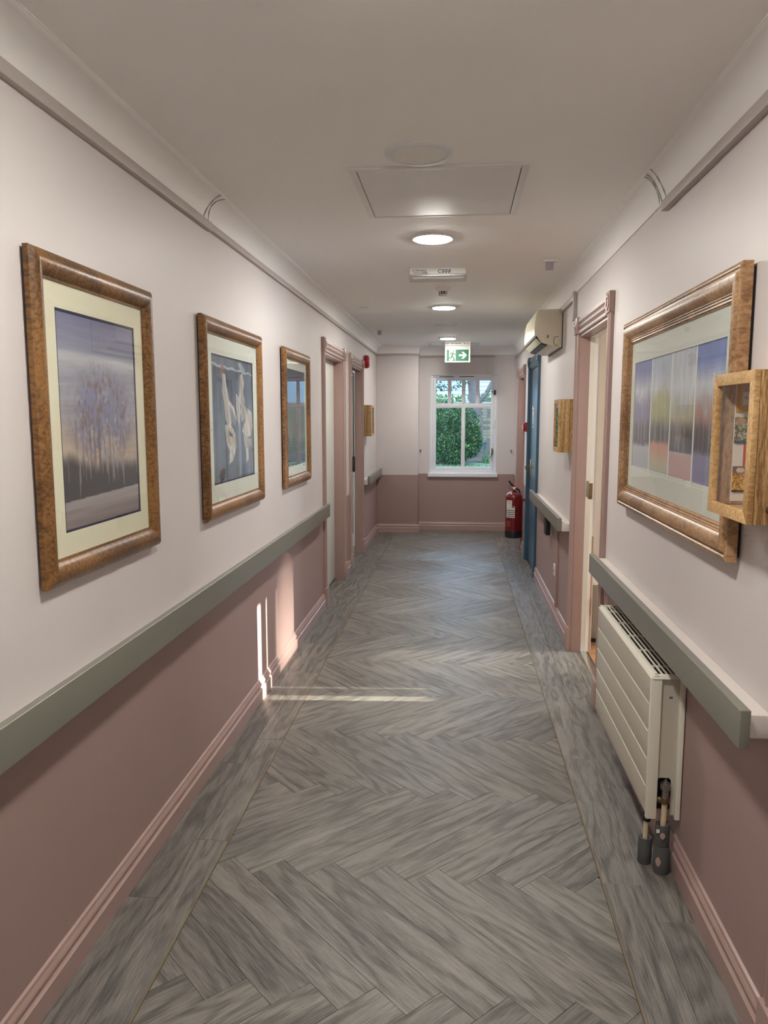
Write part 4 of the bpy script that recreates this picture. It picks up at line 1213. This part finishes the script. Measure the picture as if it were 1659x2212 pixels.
sub(wrap(-52, -26, .375, .379, .0019), 'label_print', M['greyink'], bd, smooth=0)

# ------------------------------------------------------------------ air conditioner
AY0, AY1 = 5.65, 6.50
t = thing('air_conditioner', WR((AY0 + AY1) / 2, 1.955, 0), 'cream wall-mounted air conditioner above the blue door', 'air conditioner')
prof = [(0, 1.995), (0, 2.262), (.165, 2.258), (.180, 2.245), (.182, 2.075), (.150, 2.025), (.04, 1.995)]
mb = MB(lambda n, v, u: WR(u, v, n)); mb.prism(prof, AY0, AY1, 'z'); body = mb.build('body', M['ac'], t, bevel=.005, smooth=30)
fp = [(.172, 2.256), (.184, 2.250), (.193, 2.21), (.198, 2.16), (.200, 2.10), (.198, 2.078), (.186, 2.070), (.180, 2.080)]
mb = MB(lambda n, v, u: WR(u, v, n)); mb.prism(fp, AY0 + .003, AY1 - .003, 'z'); fr_ = mb.build('front_panel', M['ac_front'], t, smooth=40)
MB(lambda n, v, u: WR(u, v, n)).prism([(.184, 2.070), (.192, 2.066), (.180, 2.050), (.172, 2.056)], AY0 + .03, AY1 - .03, 'z').build('outlet_slot', M['black'], t, smooth=0)
MB(lambda n, v, u: WR(u, v, n)).prism([(.182, 2.056), (.190, 2.052), (.160, 2.016), (.152, 2.022)], AY0 + .02, AY1 - .02, 'z').build('louvre', M['ac_front'], t, bevel=.001)
MB(lambda n, v, u: WR(u, v, n)).prism([(.148, 2.026), (.152, 2.016), (.11, 2.004), (.105, 2.014)], AY0 + .02, AY1 - .02, 'z').build('outlet_slot', M['black'], t, smooth=0)
sub(MB(WR).box(AY0 - .0012, AY0 - .0002, 2.058, 2.078, .098, .112), 'vent_label', M['greyink'], body, smooth=0)
mb = MB(lambda v, n, u: WR(u, v, n)); pts = []
for i in range(9):
    a = math.pi / 2 + math.pi * i / 8
pts = [(2.005, .03), (2.006, .052), (2.012, .060), (2.035, .064), (2.058, .060), (2.066, .052), (2.067, .03)]
mb.tube([(p[0], p[1], AY0 - .0002) for p in pts], .0018, 6); sub(mb, 'knockout_line', M['black'], body)
MB(WR).box(AY0 - .002, AY0 + .03, 1.985, 2.262, -.0, .006).build('back_plate', M['black'], t, smooth=0)
MB(WR).box(AY0 + .05, AY1 - .05, 1.985, 2.235, 0, .004).build('back_plate', M['black'], t, smooth=0)

# ------------------------------------------------------------------ radiator
RY0, RY1, RZ0, RZ1, RN = 2.425, 3.345, .195, .668, .112
t = thing('radiator', WR((RY0 + RY1) / 2, 0, 0), 'cream panelled convector radiator under the right handrail with exposed valve', 'radiator')
MB(WR).box(RY0 + .01, RY1 - .004, RZ0 + .006, RZ1 - .012, RN - .022, RN - .005).build('front_backing', M['rad_light'], t, smooth=0)
ph = (RZ1 - .006 - RZ0) / 5
for i in range(5):
    z0 = RZ0 + i * ph
    if i: MB(WR).box(RY0 + .02, RY1, z0 - .0022, z0 + .0022, RN - .008, RN + .0014).build('groove_highlight', M['rad_light'], t, smooth=0)  # pale strip paints the highlight along each groove
    MB(WR).box(RY0 + .016, RY1, z0 + .0024, z0 + ph - .0024, RN - .008, RN).build('front_panel', M['rad'], t, bevel=.0022)
MB(WR).box(RY0, RY0 + .018, RZ0 - .012, RZ1 - .004, RN - .034, RN).build('corner_post', M['rad_light'], t, bevel=.003)
MB(WR).box(RY0 - .002, RY0 + .016, RZ0 - .012, RZ1 - .01, .003, .020).build('corner_post', M['rad_light'], t, bevel=.003)
MB(WR).box(RY1, RY1 + .008, RZ0 - .002, RZ1 - .004, .003, RN + .001).build('end_panel', M['rad'], t, bevel=.001)
# side panel with a notch cut for the valve
sp_ = [(.018, RZ0), (.018, RZ1 - .01), (RN - .03, RZ1 - .01), (RN - .03, RZ0 + .0), (RN - .036, RZ0), (RN - .034, RZ0 + .118), (RN - .041, RZ0 + .128), (.040, RZ0 + .128), (.033, RZ0 + .118), (.033, RZ0)]
mb = MB(lambda n, v, u: WR(u, v, n)); mb.prism(sp_, RY0 + .010, RY0 + .016, 'z'); sd = mb.build('side_panel', M['rad'], t, smooth=0)
text_mb(lambda a, b, n: WR(RY0 + .010 - n, b, a), '49', .011, .052, RZ1 - .075, .0005, mirror=True, bold=.0003).build('sticker_number', M['ink'], t, smooth=0)
MB(WR).box(RY0 + .03, RY1 - .01, RZ0 + .01, RZ1 - .022, .004, RN - .024).build('interior_shade', M['black'], t, smooth=0)  # black block stands in for the shade inside the casing
# top grille
mb = MB(WR); mb.prism([(0, 0)] * 0 or [(RY0 - .004, RZ1 - .006), (RY0 + .006, RZ1 + .006), (RY0 + .016, RZ1 + .006), (RY0 + .016, RZ1 - .006)], .003, RN - .004, 'z'); mb.build('grille_end', M['rad_light'], t, bevel=.002)
mb = MB(WR); mb.prism([(RY1 + .010, RZ1 - .006), (RY1, RZ1 + .006), (RY1 - .01, RZ1 + .006), (RY1 - .01, RZ1 - .006)], .003, RN - .004, 'z'); mb.build('grille_end', M['rad_light'], t, bevel=.002)
mb = MB(lambda n, v, u: WR(u, v, n)); mb.prism([(RN + .002, RZ1 - .008), (RN - .010, RZ1 + .006), (RN - .024, RZ1 + .006), (RN - .024, RZ1 - .008)], RY0, RY1, 'z'); mb.build('grille_edge', M['rad_light'], t, bevel=.002)
for n0 in (.074, .058, .042, .026, .010):
    MB(WR).box(RY0 + .014, RY1 - .008, RZ1 - .001, RZ1 + .0055, n0 - .0022, n0 + .0022).build('grille_slat', M['rad_light'], t, bevel=.001)
for u in (RY0 + .12, RY0 + .30, RY0 + .48, RY0 + .66, RY0 + .84):
    MB(WR).box(u, u + .005, RZ1 - .008, RZ1 - .002, .004, RN - .02).build('grille_cross_bar', M['rad_light'], t, smooth=0)
# valve, pipes, foam lagging
vx, vy = R - .052, RY0 + .004
mb = MB(); mb.lathe([(.0115, 0), (.0115, .05), (.009, .055), (.009, .068)], (vx, vy, .245), 'z', 16)
mb.build('valve_body', M['metal'], t)
mb = MB(); seg = 28
rr = lambda h: [(vx + (.0165 if k % 2 else .015) * math.cos(2 * math.pi * k / seg), vy + (.0165 if k % 2 else .015) * math.sin(2 * math.pi * k / seg), h) for k in range(seg)]
mb.loft([rr(.288), rr(.308)]); mb.lathe([(.010, .308), (.009, .313), (.004, .314), (.003, .321)], (vx, vy, 0), 'z', 12); mb.build('valve_wheel', M['metal'], t, smooth=0)
mb = MB(); mb.lathe([(.0145, .240), (.015, .245), (.015, .258), (.013, .262)], (vx, vy, 0), 'z', 12); mb.tube([(vx - .004, vy, .247), (vx - .03, vy + .02, .247)], .012, 12); mb.build('union_nut', M['oldbrass'], t)
mb = MB(); mb.tube([(vx, vy, .245), (vx - .002, vy, .13)], .0095, 12); mb.build('pipe', M['pipe'], t)
def lag(x, y, z0, z1, ro, ri, tilt=0.0):
    mb = MB(); mb.lathe([(ri, z1 - .012), (ri, z1), (ro * .94, z1 + .002), (ro, z1 - .006), (ro * 1.02, (z0 + z1) / 2), (ro, z0 + .006), (ro * .92, z0), (ri, z0)], (x, y, 0), 'z', 24, True)
    for q in mb.v: q.z += tilt * (q.x - x)
    return mb
lag(vx - .004, vy - .002, .092, .166, .0235, .013, .15).build('pipe_lagging', M['foam'], t, smooth=50)
lag(vx - .004, vy - .004, .0, .093, .0255, .013).build('pipe_lagging', M['foam'], t, smooth=50)
mb = MB(); mb.tube([(vx - .042, vy + .05, .23), (vx - .042, vy + .05, .165), (vx - .044, vy + .05, .08)], .009, 12); mb.build('pipe', M['pipe'], t)
mb = MB(); mb.tube([(vx - .042, vy + .05, .235), (vx - .042, vy + .05, .15)], .0135, 12); mb.box(vx - .06, vx - .02, vy + .03, vy + .07, .178, .200); mb.build('tail_valve', M['black'], t)
lag(vx - .044, vy + .05, .0, .088, .0225, .012).build('pipe_lagging', M['foam'], t, smooth=50)
for (zz, hh_, a0, a1) in ((.03, .034, 215, 255), (.128, .024, 240, 275)):
    n = 6; mb = MB(); rad = .0268
    lo = [(vx - .004 + rad * math.cos(math.radians(a0 + (a1 - a0) * i / n)), vy - .004 + rad * math.sin(math.radians(a0 + (a1 - a0) * i / n)), zz + .5 * hh_ - .5 * hh_ * math.sin(math.pi * (i + .4) / (n + .8))) for i in range(n + 1)]
    hi = [(p[0], p[1], 2 * (zz + .5 * hh_) - p[2]) for p in lo]
    mb.loft([lo, hi], False, False); mb.build('paint_flake', M['paintfleck'], t, smooth=0)
MB().box(vx - .028, vx - .018, vy - .0235, vy - .021, .146, .158).build('lagging_label', M['paper'], t, smooth=0)
for u, v in ((RY0 + .035, RZ1 - .055), (RY0 + .05, RZ1 - .125), (RY0 + .03, RZ0 + .045), (RY0 + .012, RZ0 + .045)):
    MB(WR).box(u, u + .004, v, v + .004, RN - .001, RN + .0004).build('chip', M['oldbrass'], t, smooth=0)

# ------------------------------------------------------------------ wall bits on the right between the doorway and the blue door
t = thing('door_retainer', WR(5.98, .575, 0), 'small black box under the handrail near the blue door', 'door holder')
MB(WR).box(5.90, 6.06, .575, .70, 0, .018).build('mount', M['greyplastic'], t, bevel=.003)
MB(WR).box(5.91, 6.05, .582, .70, .018, .052).build('body', M['black'], t, bevel=.004)
conduit('trim_12', WR, 5.53, 5.56, .108, .72, .018, 'thin pink vertical conduit from the skirting up to the far right handrail', 'trim')
t = thing('wall_socket', WR(5.70, .315, 0), 'small white socket plate low on the right wall', 'socket')
MB(WR).box(5.655, 5.74, .312, .398, 0, .009).build('plate', M['white'], t, bevel=.003)
for u in (5.68, 5.71):
    MB(WR).box(u, u + .012, .335, .355, .009, .0095).build('socket_hole', M['black'], t, smooth=0)

# ------------------------------------------------------------------ side room behind the open doorway
SX0, SX1, SY0, SY1 = R + RT, 3.40, 3.0, 6.4
struct('floor_side_room', MB().box(SX0 - .012, SX1 + .2, SY0 - .1, SY1 + .1, -.12, -.001), M['roomfloor'], 'orange wood floor seen through the open doorway', 'floor', smooth=0)
struct('wall_side_room_lining', wall_with_doors(lambda u, v, n: (SX0 - n, u, v), SY0, SY1, [D3], .004), M['cream'], 'cream room side of the corridor wall by the doorway', 'wall', smooth=0)
struct('wall_side_room_far', MB().box(SX0, SX1 + .2, SY1, SY1 + .12, 0, H + .1), M['cream'], 'cream wall seen through the open doorway', 'wall', smooth=0)
struct('wall_side_room_near', MB().box(SX0, SX1 + .2, SY0 - .12, SY0, 0, H + .1), M['cream'], 'near cream wall of the side room', 'wall', smooth=0)
struct('ceiling_side_room', MB().box(SX0 - .01, SX1 + .2, SY0 - .12, SY1 + .12, H, H + .2), M['ceiling'], 'ceiling of the side room', 'ceiling', smooth=0)
wy0, wy1, wz0, wz1 = 3.6, 5.4, .26, 2.1
mb = MB(); mb.box(SX1, SX1 + .2, SY0, wy0, 0, H + .1); mb.box(SX1, SX1 + .2, wy1, SY1, 0, H + .1); mb.box(SX1, SX1 + .2, wy0, wy1, 0, wz0); mb.box(SX1, SX1 + .2, wy0, wy1, wz1, H + .1)
struct('wall_side_room_outer', mb, M['cream'], 'outer cream wall of the side room with its window', 'wall', smooth=0)
w2 = thing('window_2', (SX1, (wy0 + wy1) / 2, wz0), 'window of the side room that lets the low sun in', 'window', kind='structure')
mb = MB(); mb.box(SX1 + .08, SX1 + .13, wy0, wy0 + .05, wz0, wz1); mb.box(SX1 + .08, SX1 + .13, wy1 - .05, wy1, wz0, wz1); mb.box(SX1 + .08, SX1 + .13, wy0, wy1, wz0, wz0 + .02); mb.box(SX1 + .08, SX1 + .13, wy0, wy1, wz1 - .05, wz1)
mb.build('window_frame', M['upvc'], w2, bevel=.004)
MB().box(SX1 + .10, SX1 + .104, wy0 + .05, wy1 - .05, wz0 + .02, wz1 - .05).build('pane', M['window_glass'], w2, smooth=0)
bt = .5 + (3.36 + 1.035) * SUN_TAN  # both blinds are added, unseen, to limit the sun stripes and patch
MB().box(3.355, 3.362, wy0 - .05, 4.53, bt, 2.16).build('sun_cut_blind', M['fabric'], None, label='unseen half-lowered blind added in the side room window to cut off the sun stripes', cat='blind', smooth=0)
MB().box(3.345, 3.352, 4.52, wy1 + .05, 1.72, 2.16).build('sun_cut_blind', M['fabric'], None, label='unseen raised blind added in the side room window above the soft sun patch', cat='blind', smooth=0)
ct = thing('curtain', (3.30, 4.8, .44), 'unseen curtain added in the side room window, its gaps shaping the sun stripes', 'curtain')
def sun_slit_panel(y0, y1, z0, z1):
    n = max(3, int((y1 - y0) / .03)); fr_ = [(3.30 + .012 * math.sin(i * 1.3), y0 + (y1 - y0) * i / n) for i in range(n + 1)]
    poly = fr_ + [(x + .006, y) for x, y in reversed(fr_)]
    mb = MB(); mb.prism(poly, z0, z1, 'z'); mb.build('sun_slit_panel', M['fabric'], ct, smooth=60)
sun_slit_panel(4.153, 4.262, .44, bt + .05); sun_slit_panel(4.280, 4.48, .44, bt + .05); sun_slit_panel(5.06, 5.45, .44, bt + .05)  # added panels, spaced so the gaps let through thin sun stripes
t = thing('sun_cut_cabinet', (3.1, 3.95, 0), 'unseen low cabinet added to block the sun below the stripes', 'cabinet')  # added out of sight, its top stops the lower sun rays
MB().box(2.98, 3.22, 3.55, 4.30, .0, 3.1 * SUN_TAN).build('carcass', M['white_door'], t, bevel=.003)
for a in (3.56, 3.93):
    MB().box(2.965, 2.98, a, a + .36, .04, .53).build('cabinet_door', M['white_door'], t, bevel=.003)
t = thing('sun_cut_bench', (3.1, 4.75, 0), 'unseen low bench added to block the sun below the soft patch', 'bench')  # added out of sight to keep sun off the corridor floor
MB().box(2.98, 3.22, 4.40, 5.12, .66, .73).build('seat', M['white_door'], t, bevel=.003)
for a in (4.40, 5.08):
    MB().box(2.99, 3.21, a, a + .04, 0, .66).build('leg', M['white_door'], t, bevel=.003)
downlight(2.1, 4.7, .12, True, 'lit round downlight added to brighten the side room')  # added lamp, unseen, brightens the room behind the doorway
# pedal bin just inside
bx, by = 1.03, 5.16
t = thing('pedal_bin', (bx, by, 0), 'grey pedal bin with white liner just inside the open doorway', 'bin')
def rrect(w, d, r, z, k=4):
    out = []
    for cx_, cy_, a0 in ((w - r, d - r, 0), (-w + r, d - r, 90), (-w + r, -d + r, 180), (w - r, -d + r, 270)):
        for i in range(k + 1):
            a = math.radians(a0 + 90 * i / k); out.append((bx + cx_ + r * math.cos(a), by + cy_ + r * math.sin(a), z))
    return out
mb = MB(); mb.loft([rrect(.145, .12, .04, .02), rrect(.155, .13, .04, .12), rrect(.165, .14, .04, .42)]); mb.build('bin_body', M['steel'], t, smooth=40)
mb = MB(); mb.loft([rrect(.15, .125, .04, 0), rrect(.15, .125, .04, .025)]); mb.build('base', M['black'], t)
mb = MB(); mb.loft([rrect(.172, .147, .04, .395), rrect(.176, .15, .04, .425), rrect(.168, .142, .04, .455)]); mb.build('liner', M['white'], t, smooth=40)
mb = MB(); mb.loft([rrect(.168, .143, .04, .45), rrect(.165, .14, .04, .475), rrect(.12, .10, .04, .50)]); mb.build('lid', M['steel'], t, smooth=40)
MB().box(bx - .05, bx + .03, by - .165, by - .12, .02, .035).build('pedal', M['metal'], t, bevel=.004)

# ------------------------------------------------------------------ garden beyond the end window
GZ = .40
gm = MB(); nx_, ny_ = 40, 60
rg = random.Random(5)
vs = []
for j in range(ny_ + 1):
    for i in range(nx_ + 1):
        vs.append((-7 + 14 * i / nx_, 10.35 + 26 * j / ny_, GZ + rg.uniform(-.02, .02)))
gm.add(vs, [(j * (nx_ + 1) + i, j * (nx_ + 1) + i + 1, (j + 1) * (nx_ + 1) + i + 1, (j + 1) * (nx_ + 1) + i) for j in range(ny_) for i in range(nx_)])
lawn = gm.build('ground_lawn', M['grass'], None, label='sunlit patchy lawn outside the end window', cat='lawn', kind='structure')
mb = MB(); rg = random.Random(8)
bed = []
for i in range(14):
    x = -4 + 8 * i / 13; bed.append((x, 18.3 + .25 * math.sin(i * 1.7)))
mb.loft([[(x, y, GZ + .02) for x, y in bed], [(x, y + .5, GZ + .10) for x, y in bed], [(x, y + 1.4, GZ + .14) for x, y in bed]], False, False)
mb.build('flower_bed', M['soil'], None, label='dark earth bed below the garden bush', cat='flower bed', kind='stuff')

# grass tufts as one uncountable mass
rg = random.Random(12); mb = MB()
for i in range(1500):
    x, y = rg.uniform(-1.6, 2.2), rg.uniform(14.8, 16.9); h = rg.uniform(.03, .09); a = rg.uniform(0, 6.28)
    dx, dy = .012 * math.cos(a), .012 * math.sin(a)
    mb.add([(x - dx, y - dy, GZ), (x + dx, y + dy, GZ), (x + rg.uniform(-.03, .03), y + rg.uniform(-.03, .03), GZ + h)], [(0, 1, 2)])
mb.build('grass_tufts', M['blade'], None, label='tufts of grass on the lawn outside the window', cat='grass', kind='stuff', smooth=0)

def leaves(rg, centres, count, size, flat=.5):
    mb = MB()
    for i in range(count):
        c, rx, ry, rz = centres[rg.randrange(len(centres))]
        while True:
            p = Vector((rg.uniform(-1, 1), rg.uniform(-1, 1), rg.uniform(-1, 1)))
            if .35 < p.length < 1: break
        p = p.normalized() * (p.length ** .45)
        q = Vector((c[0] + p.x * rx, c[1] + p.y * ry, c[2] + p.z * rz))
        d = (p + Vector((rg.uniform(-.8, .8), rg.uniform(-.8, .8), rg.uniform(-.5, .9)))).normalized()
        s = d.cross(Vector((rg.uniform(-1, 1), rg.uniform(-1, 1), rg.uniform(-1, 1)))).normalized()
        l = size * rg.uniform(.7, 1.3); w = l * flat * .5
        mb.add([tuple(q), tuple(q + d * l * .5 + s * w), tuple(q + d * l), tuple(q + d * l * .5 - s * w)], [(0, 1, 2, 3)])
    return mb
rg = random.Random(21)
bush = thing('garden_bush', (-.25, 17.6, GZ), 'dense dark green bush filling the lower window panes', 'bush')
cs = [((-.60, 17.6, 1.0), .55, .55, .62), ((-.15, 17.5, 1.1), .50, .55, .62), ((.15, 17.6, 1.2), .36, .5, .55), ((.30, 17.5, .95), .24, .4, .38), ((-.9, 17.8, 1.2), .5, .5, .6), ((-.3, 17.7, 1.45), .5, .4, .36), ((-.1, 17.3, .75), .42, .4, .3)]
leaves(rg, cs, 15000, .06).build('foliage', M['leaf'], bush, smooth=0, kind='stuff')
cs2 = [((c[0], c[1] - .05, c[2] + .06), rx * 1.02, ry * 1.02, rz * 1.02) for c, rx, ry, rz in cs]
leaves(rg, cs2, 1800, .058).build('new_foliage', M['leaf2'], bush, smooth=0, kind='stuff')
for k in range(7):
    x = -.7 + .17 * k; mb = MB(); mb.tube([(x * .5 - .1, 17.6, GZ), (x * .8 - .1, 17.6, .8), (x, 17.6, 1.35)], [.03, .02, .008], 6); mb.build('stem', M['bark'], bush)
# strap-leaved plant at the right of the window
t = thing('strap_leaf_plant', (.72, 17.9, GZ), 'clump of bright green strap leaves at the lower right pane', 'plant')
rg = random.Random(31)
for k in range(18):
    a = rg.uniform(-1.2, 1.2); h = rg.uniform(.22, .42); x0 = .70 + rg.uniform(-.12, .14); y0 = 17.9 + rg.uniform(-.1, .1)
    mb = MB(); n = 5; lo, hi = [], []
    for i in range(n + 1):
        s = i / n; x = x0 + math.sin(a) * h * .5 * s * s; z = GZ + h * (s - .18 * s ** 3 * abs(a)); w = .016 * (1 - s * .92)
        lo.append((x - w, y0 + .03 * s, z)); hi.append((x + w, y0 + .035 * s, z))
    mb.loft([lo, hi], False, False); mb.build('strap_leaf', M['blade'], t, smooth=60)

# brick garden wall: each brick in view its own piece, the rest one mass
BY = 20.2
bw = thing('brick_wall', (1.0, BY, GZ), 'yellow stock brick garden wall behind the bush', 'wall')
MB().box(-3.5, 4.5, BY, BY + .2, GZ - .1, 1.83).build('mortar_bed', M['mortar'], bw, smooth=0)
def brick_mesh(name, ln, mat):
    me = bpy.data.meshes.new(name); x, y, z, c = ln / 2, .012, .0325, .004
    vs = [(-x, y, -z), (x, y, -z), (x, y, z), (-x, y, z), (-x + c, -y, -z + c), (x - c, -y, -z + c), (x - c, -y, z - c), (-x + c, -y, z - c)]
    me.from_pydata(vs, [], [(4, 5, 6, 7), (0, 1, 5, 4), (1, 2, 6, 5), (2, 3, 7, 6), (3, 0, 4, 7)]); me.materials.append(mat); return me
BM = [brick_mesh('brick', .215, M['brick']), brick_mesh('brick', .215, M['brick2']), brick_mesh('brick', .1025, M['brick']), brick_mesh('brick', .1025, M['brick2'])]
rg = random.Random(41); rest = MB(); nb = 0
for r in range(19):
    z = GZ + .0375 + r * .075; head = (r % 2 == 1); stp = .1125 if head else .225
    x = -3.5 + (.05625 if head else .1125)
    while x < 4.4:
        dk = rg.random() < .4
        if .20 < x < 1.35 and nb < 290:
            ob = bpy.data.objects.new('brick', BM[(2 if head else 0) + (1 if dk else 0)]); COL.objects.link(ob); ob.parent = bw
            ob.location = Vector((x, BY - .006 + rg.uniform(-.004, .003), z)) - bw.location; nb += 1
        else:
            h = (.1025 if head else .215) / 2; rest.box(x - h, x + h, BY - .012, BY + .01, z - .0325, z + .0325)
        x += stp
o = rest.build('brick_mass', M['brick'], bw, smooth=0, kind='stuff')
MB().box(-3.5, 4.5, BY - .04, BY + .24, 1.83, 1.87).build('coping', M['mortar'], bw, bevel=.01)
# teal bin bag / water butt beside the bush
t = thing('garden_tub', (.62, 19.7, GZ), 'small teal tub at the foot of the brick wall', 'tub')
mb = MB(); mb.lathe([(.10, 0), (.12, .28), (.13, .29), (.13, .31), (.11, .31), (.10, .05)], (.62, 19.7, GZ + .13), 'z', 20); mb.build('tub_body', plain('teal_plastic', (.03, .16, .19, 1), .4), t)
mb = MB(); mb.tube([(.49, 19.7, GZ + .40), (.5, 19.66, GZ + .5), (.62, 19.64, GZ + .53), (.74, 19.66, GZ + .5), (.75, 19.7, GZ + .40)], .006, 6); mb.build('tub_handle', M['metal'], t)

# trees seen in the top panes
tree = thing('garden_tree', (.42, 19.0, GZ), 'tree with a thick pinkish trunk seen in the upper window panes', 'tree')
mb = MB(); mb.tube([(.52, 19.0, GZ), (.46, 19.0, 1.5), (.38, 19.0, 2.3), (.30, 19.0, 3.4), (.32, 19.0, 4.6)], [.17, .15, .14, .12, .08], 14); mb.build('trunk', M['bark'], tree, smooth=60)
mb = MB(); mb.tube([(.45, 18.95, 1.75), (.70, 18.9, 2.05), (1.05, 18.8, 2.75), (1.3, 18.8, 3.6)], [.06, .055, .05, .03], 10); mb.build('branch', M['bark'], tree, smooth=60)
mb = MB(); mb.tube([(.36, 19.0, 2.6), (-.1, 18.8, 2.9), (-.7, 18.6, 2.9), (-1.2, 18.5, 2.6)], [.05, .04, .025, .012], 8); mb.build('branch', M['bark'], tree, smooth=60)
rg = random.Random(51)
cs = [((-.75, 18.6, 2.45), .55, .5, .42), ((-.2, 18.7, 2.5), .45, .5, .38), ((.15, 18.5, 2.7), .4, .4, .4), ((.9, 19.2, 3.1), .6, .5, .35), ((-1.3, 18.6, 2.6), .5, .5, .5)]
leaves(rg, cs, 2300, .10, .28).build('foliage', M['leaf3'], tree, smooth=0, kind='stuff')
hedge = thing('clipped_hedge', (-.5, 21.6, GZ), 'pale green hedge seen low in the upper panes', 'hedge')
leaves(rg, [((-1.2 + .5 * k, 22.0, 1.75), .5, .4, .34) for k in range(6)], 3000, .09, .5).build('foliage', M['leaf2'], hedge, smooth=0, kind='stuff')
for k in range(4):
    mb = MB(); mb.tube([(-1.2 + .8 * k, 22, GZ), (-1.2 + .8 * k, 22, 1.6)], .03, 6); mb.build('stem', M['bark'], hedge)

# white boarded house behind
hy = 31.0
hs = thing('boarded_house', (0, hy, GZ), 'pale boarded house behind the trees in the upper panes', 'house')
MB().box(-6.5, 6.5, hy, hy + 4, GZ - .2, 4.9).build('house_body', M['siding'], hs, smooth=0)
bmesh_ = None
for k in range(18):
    z = 1.9 + k * .16
    mb = MB(); mb.prism([(hy - .005, z), (hy - .045, z), (hy - .012, z + .155), (hy - .005, z + .155)], -4, 4, 'x')
    mb.build('board', M['siding'], hs, smooth=0)
for a, b, z0, z1 in ((-1.0, -.15, 1.7, 2.18), (.95, 1.42, 1.6, 2.25), (1.6, 2.2, 1.6, 2.25)):
    f_ = MB().box(a - .06, b + .06, hy - .07, hy - .02, z0 - .06, z1 + .06).build('house_window', M['upvc'], hs, bevel=.005)
    sub(MB().box(a, b, hy - .08, hy - .068, z0, z1), 'house_pane', M['dark_window'], f_, smooth=0)
# unseen block added to keep the low sun off the garden
wing = thing('garden_shade_block', (8.0, 21.0, 0), 'tall brick block out of view, added to shade the garden', 'building')
MB().box(7.2, 10.5, 11.0, 36.0, 0, 6.0).build('shade_block_body', M['brick'], wing, smooth=0)
mb = MB(); mb.prism([(7.0, 6.0), (10.7, 6.0), (8.85, 7.6)], 10.9, 36.1, 'y'); mb.build('roof', M['brick2'], wing, smooth=0)
# added unseen sun blockers: the gap between them shapes the soft sun patch
t = thing('sun_blocker_tree', (60, 8.191, 0), 'added tree-shaped sun blocker far off to the right, out of view', 'tree')
mb = MB(); mb.tube([(60, 8.191, 0), (60, 8.191, 8), (60, 8.191, 16)], [.24, .207, .203], 20); mb.build('trunk', M['bark'], t, smooth=60)
leaves(random.Random(61), [((60, 8.19, 17.2), 2.0, 2.0, 2.0)], 1500, .3).build('foliage', M['leaf'], t, smooth=0, kind='stuff')
t = thing('sun_blocker_slab', (60.5, 14, 0), 'added tall slab blocking the sun far off to the right, out of view', 'building')
MB().box(60, 61, 8.57, 22, 0, 14).build('slab_body', M['brick'], t, smooth=0)
MB().box(59.6, 60.3, 8.18, 8.6, 11.45, 12.6).build('patch_top_blocker', M['mortar'], t, smooth=0)  # added overhang, fades out the top of the sun patch
MB().box(59.9, 61.1, 8.56, 22.1, 14, 14.4).build('slab_cap', M['mortar'], t, smooth=0)
# roof slab over everything, so no sky leaks in
struct('roof_slab', MB().box(L - .5, SX1 + .25, Y0 - .4, YE + .32, H + .2, H + .35), M['mortar'], 'flat roof over the corridor and side room', 'roof', smooth=0)
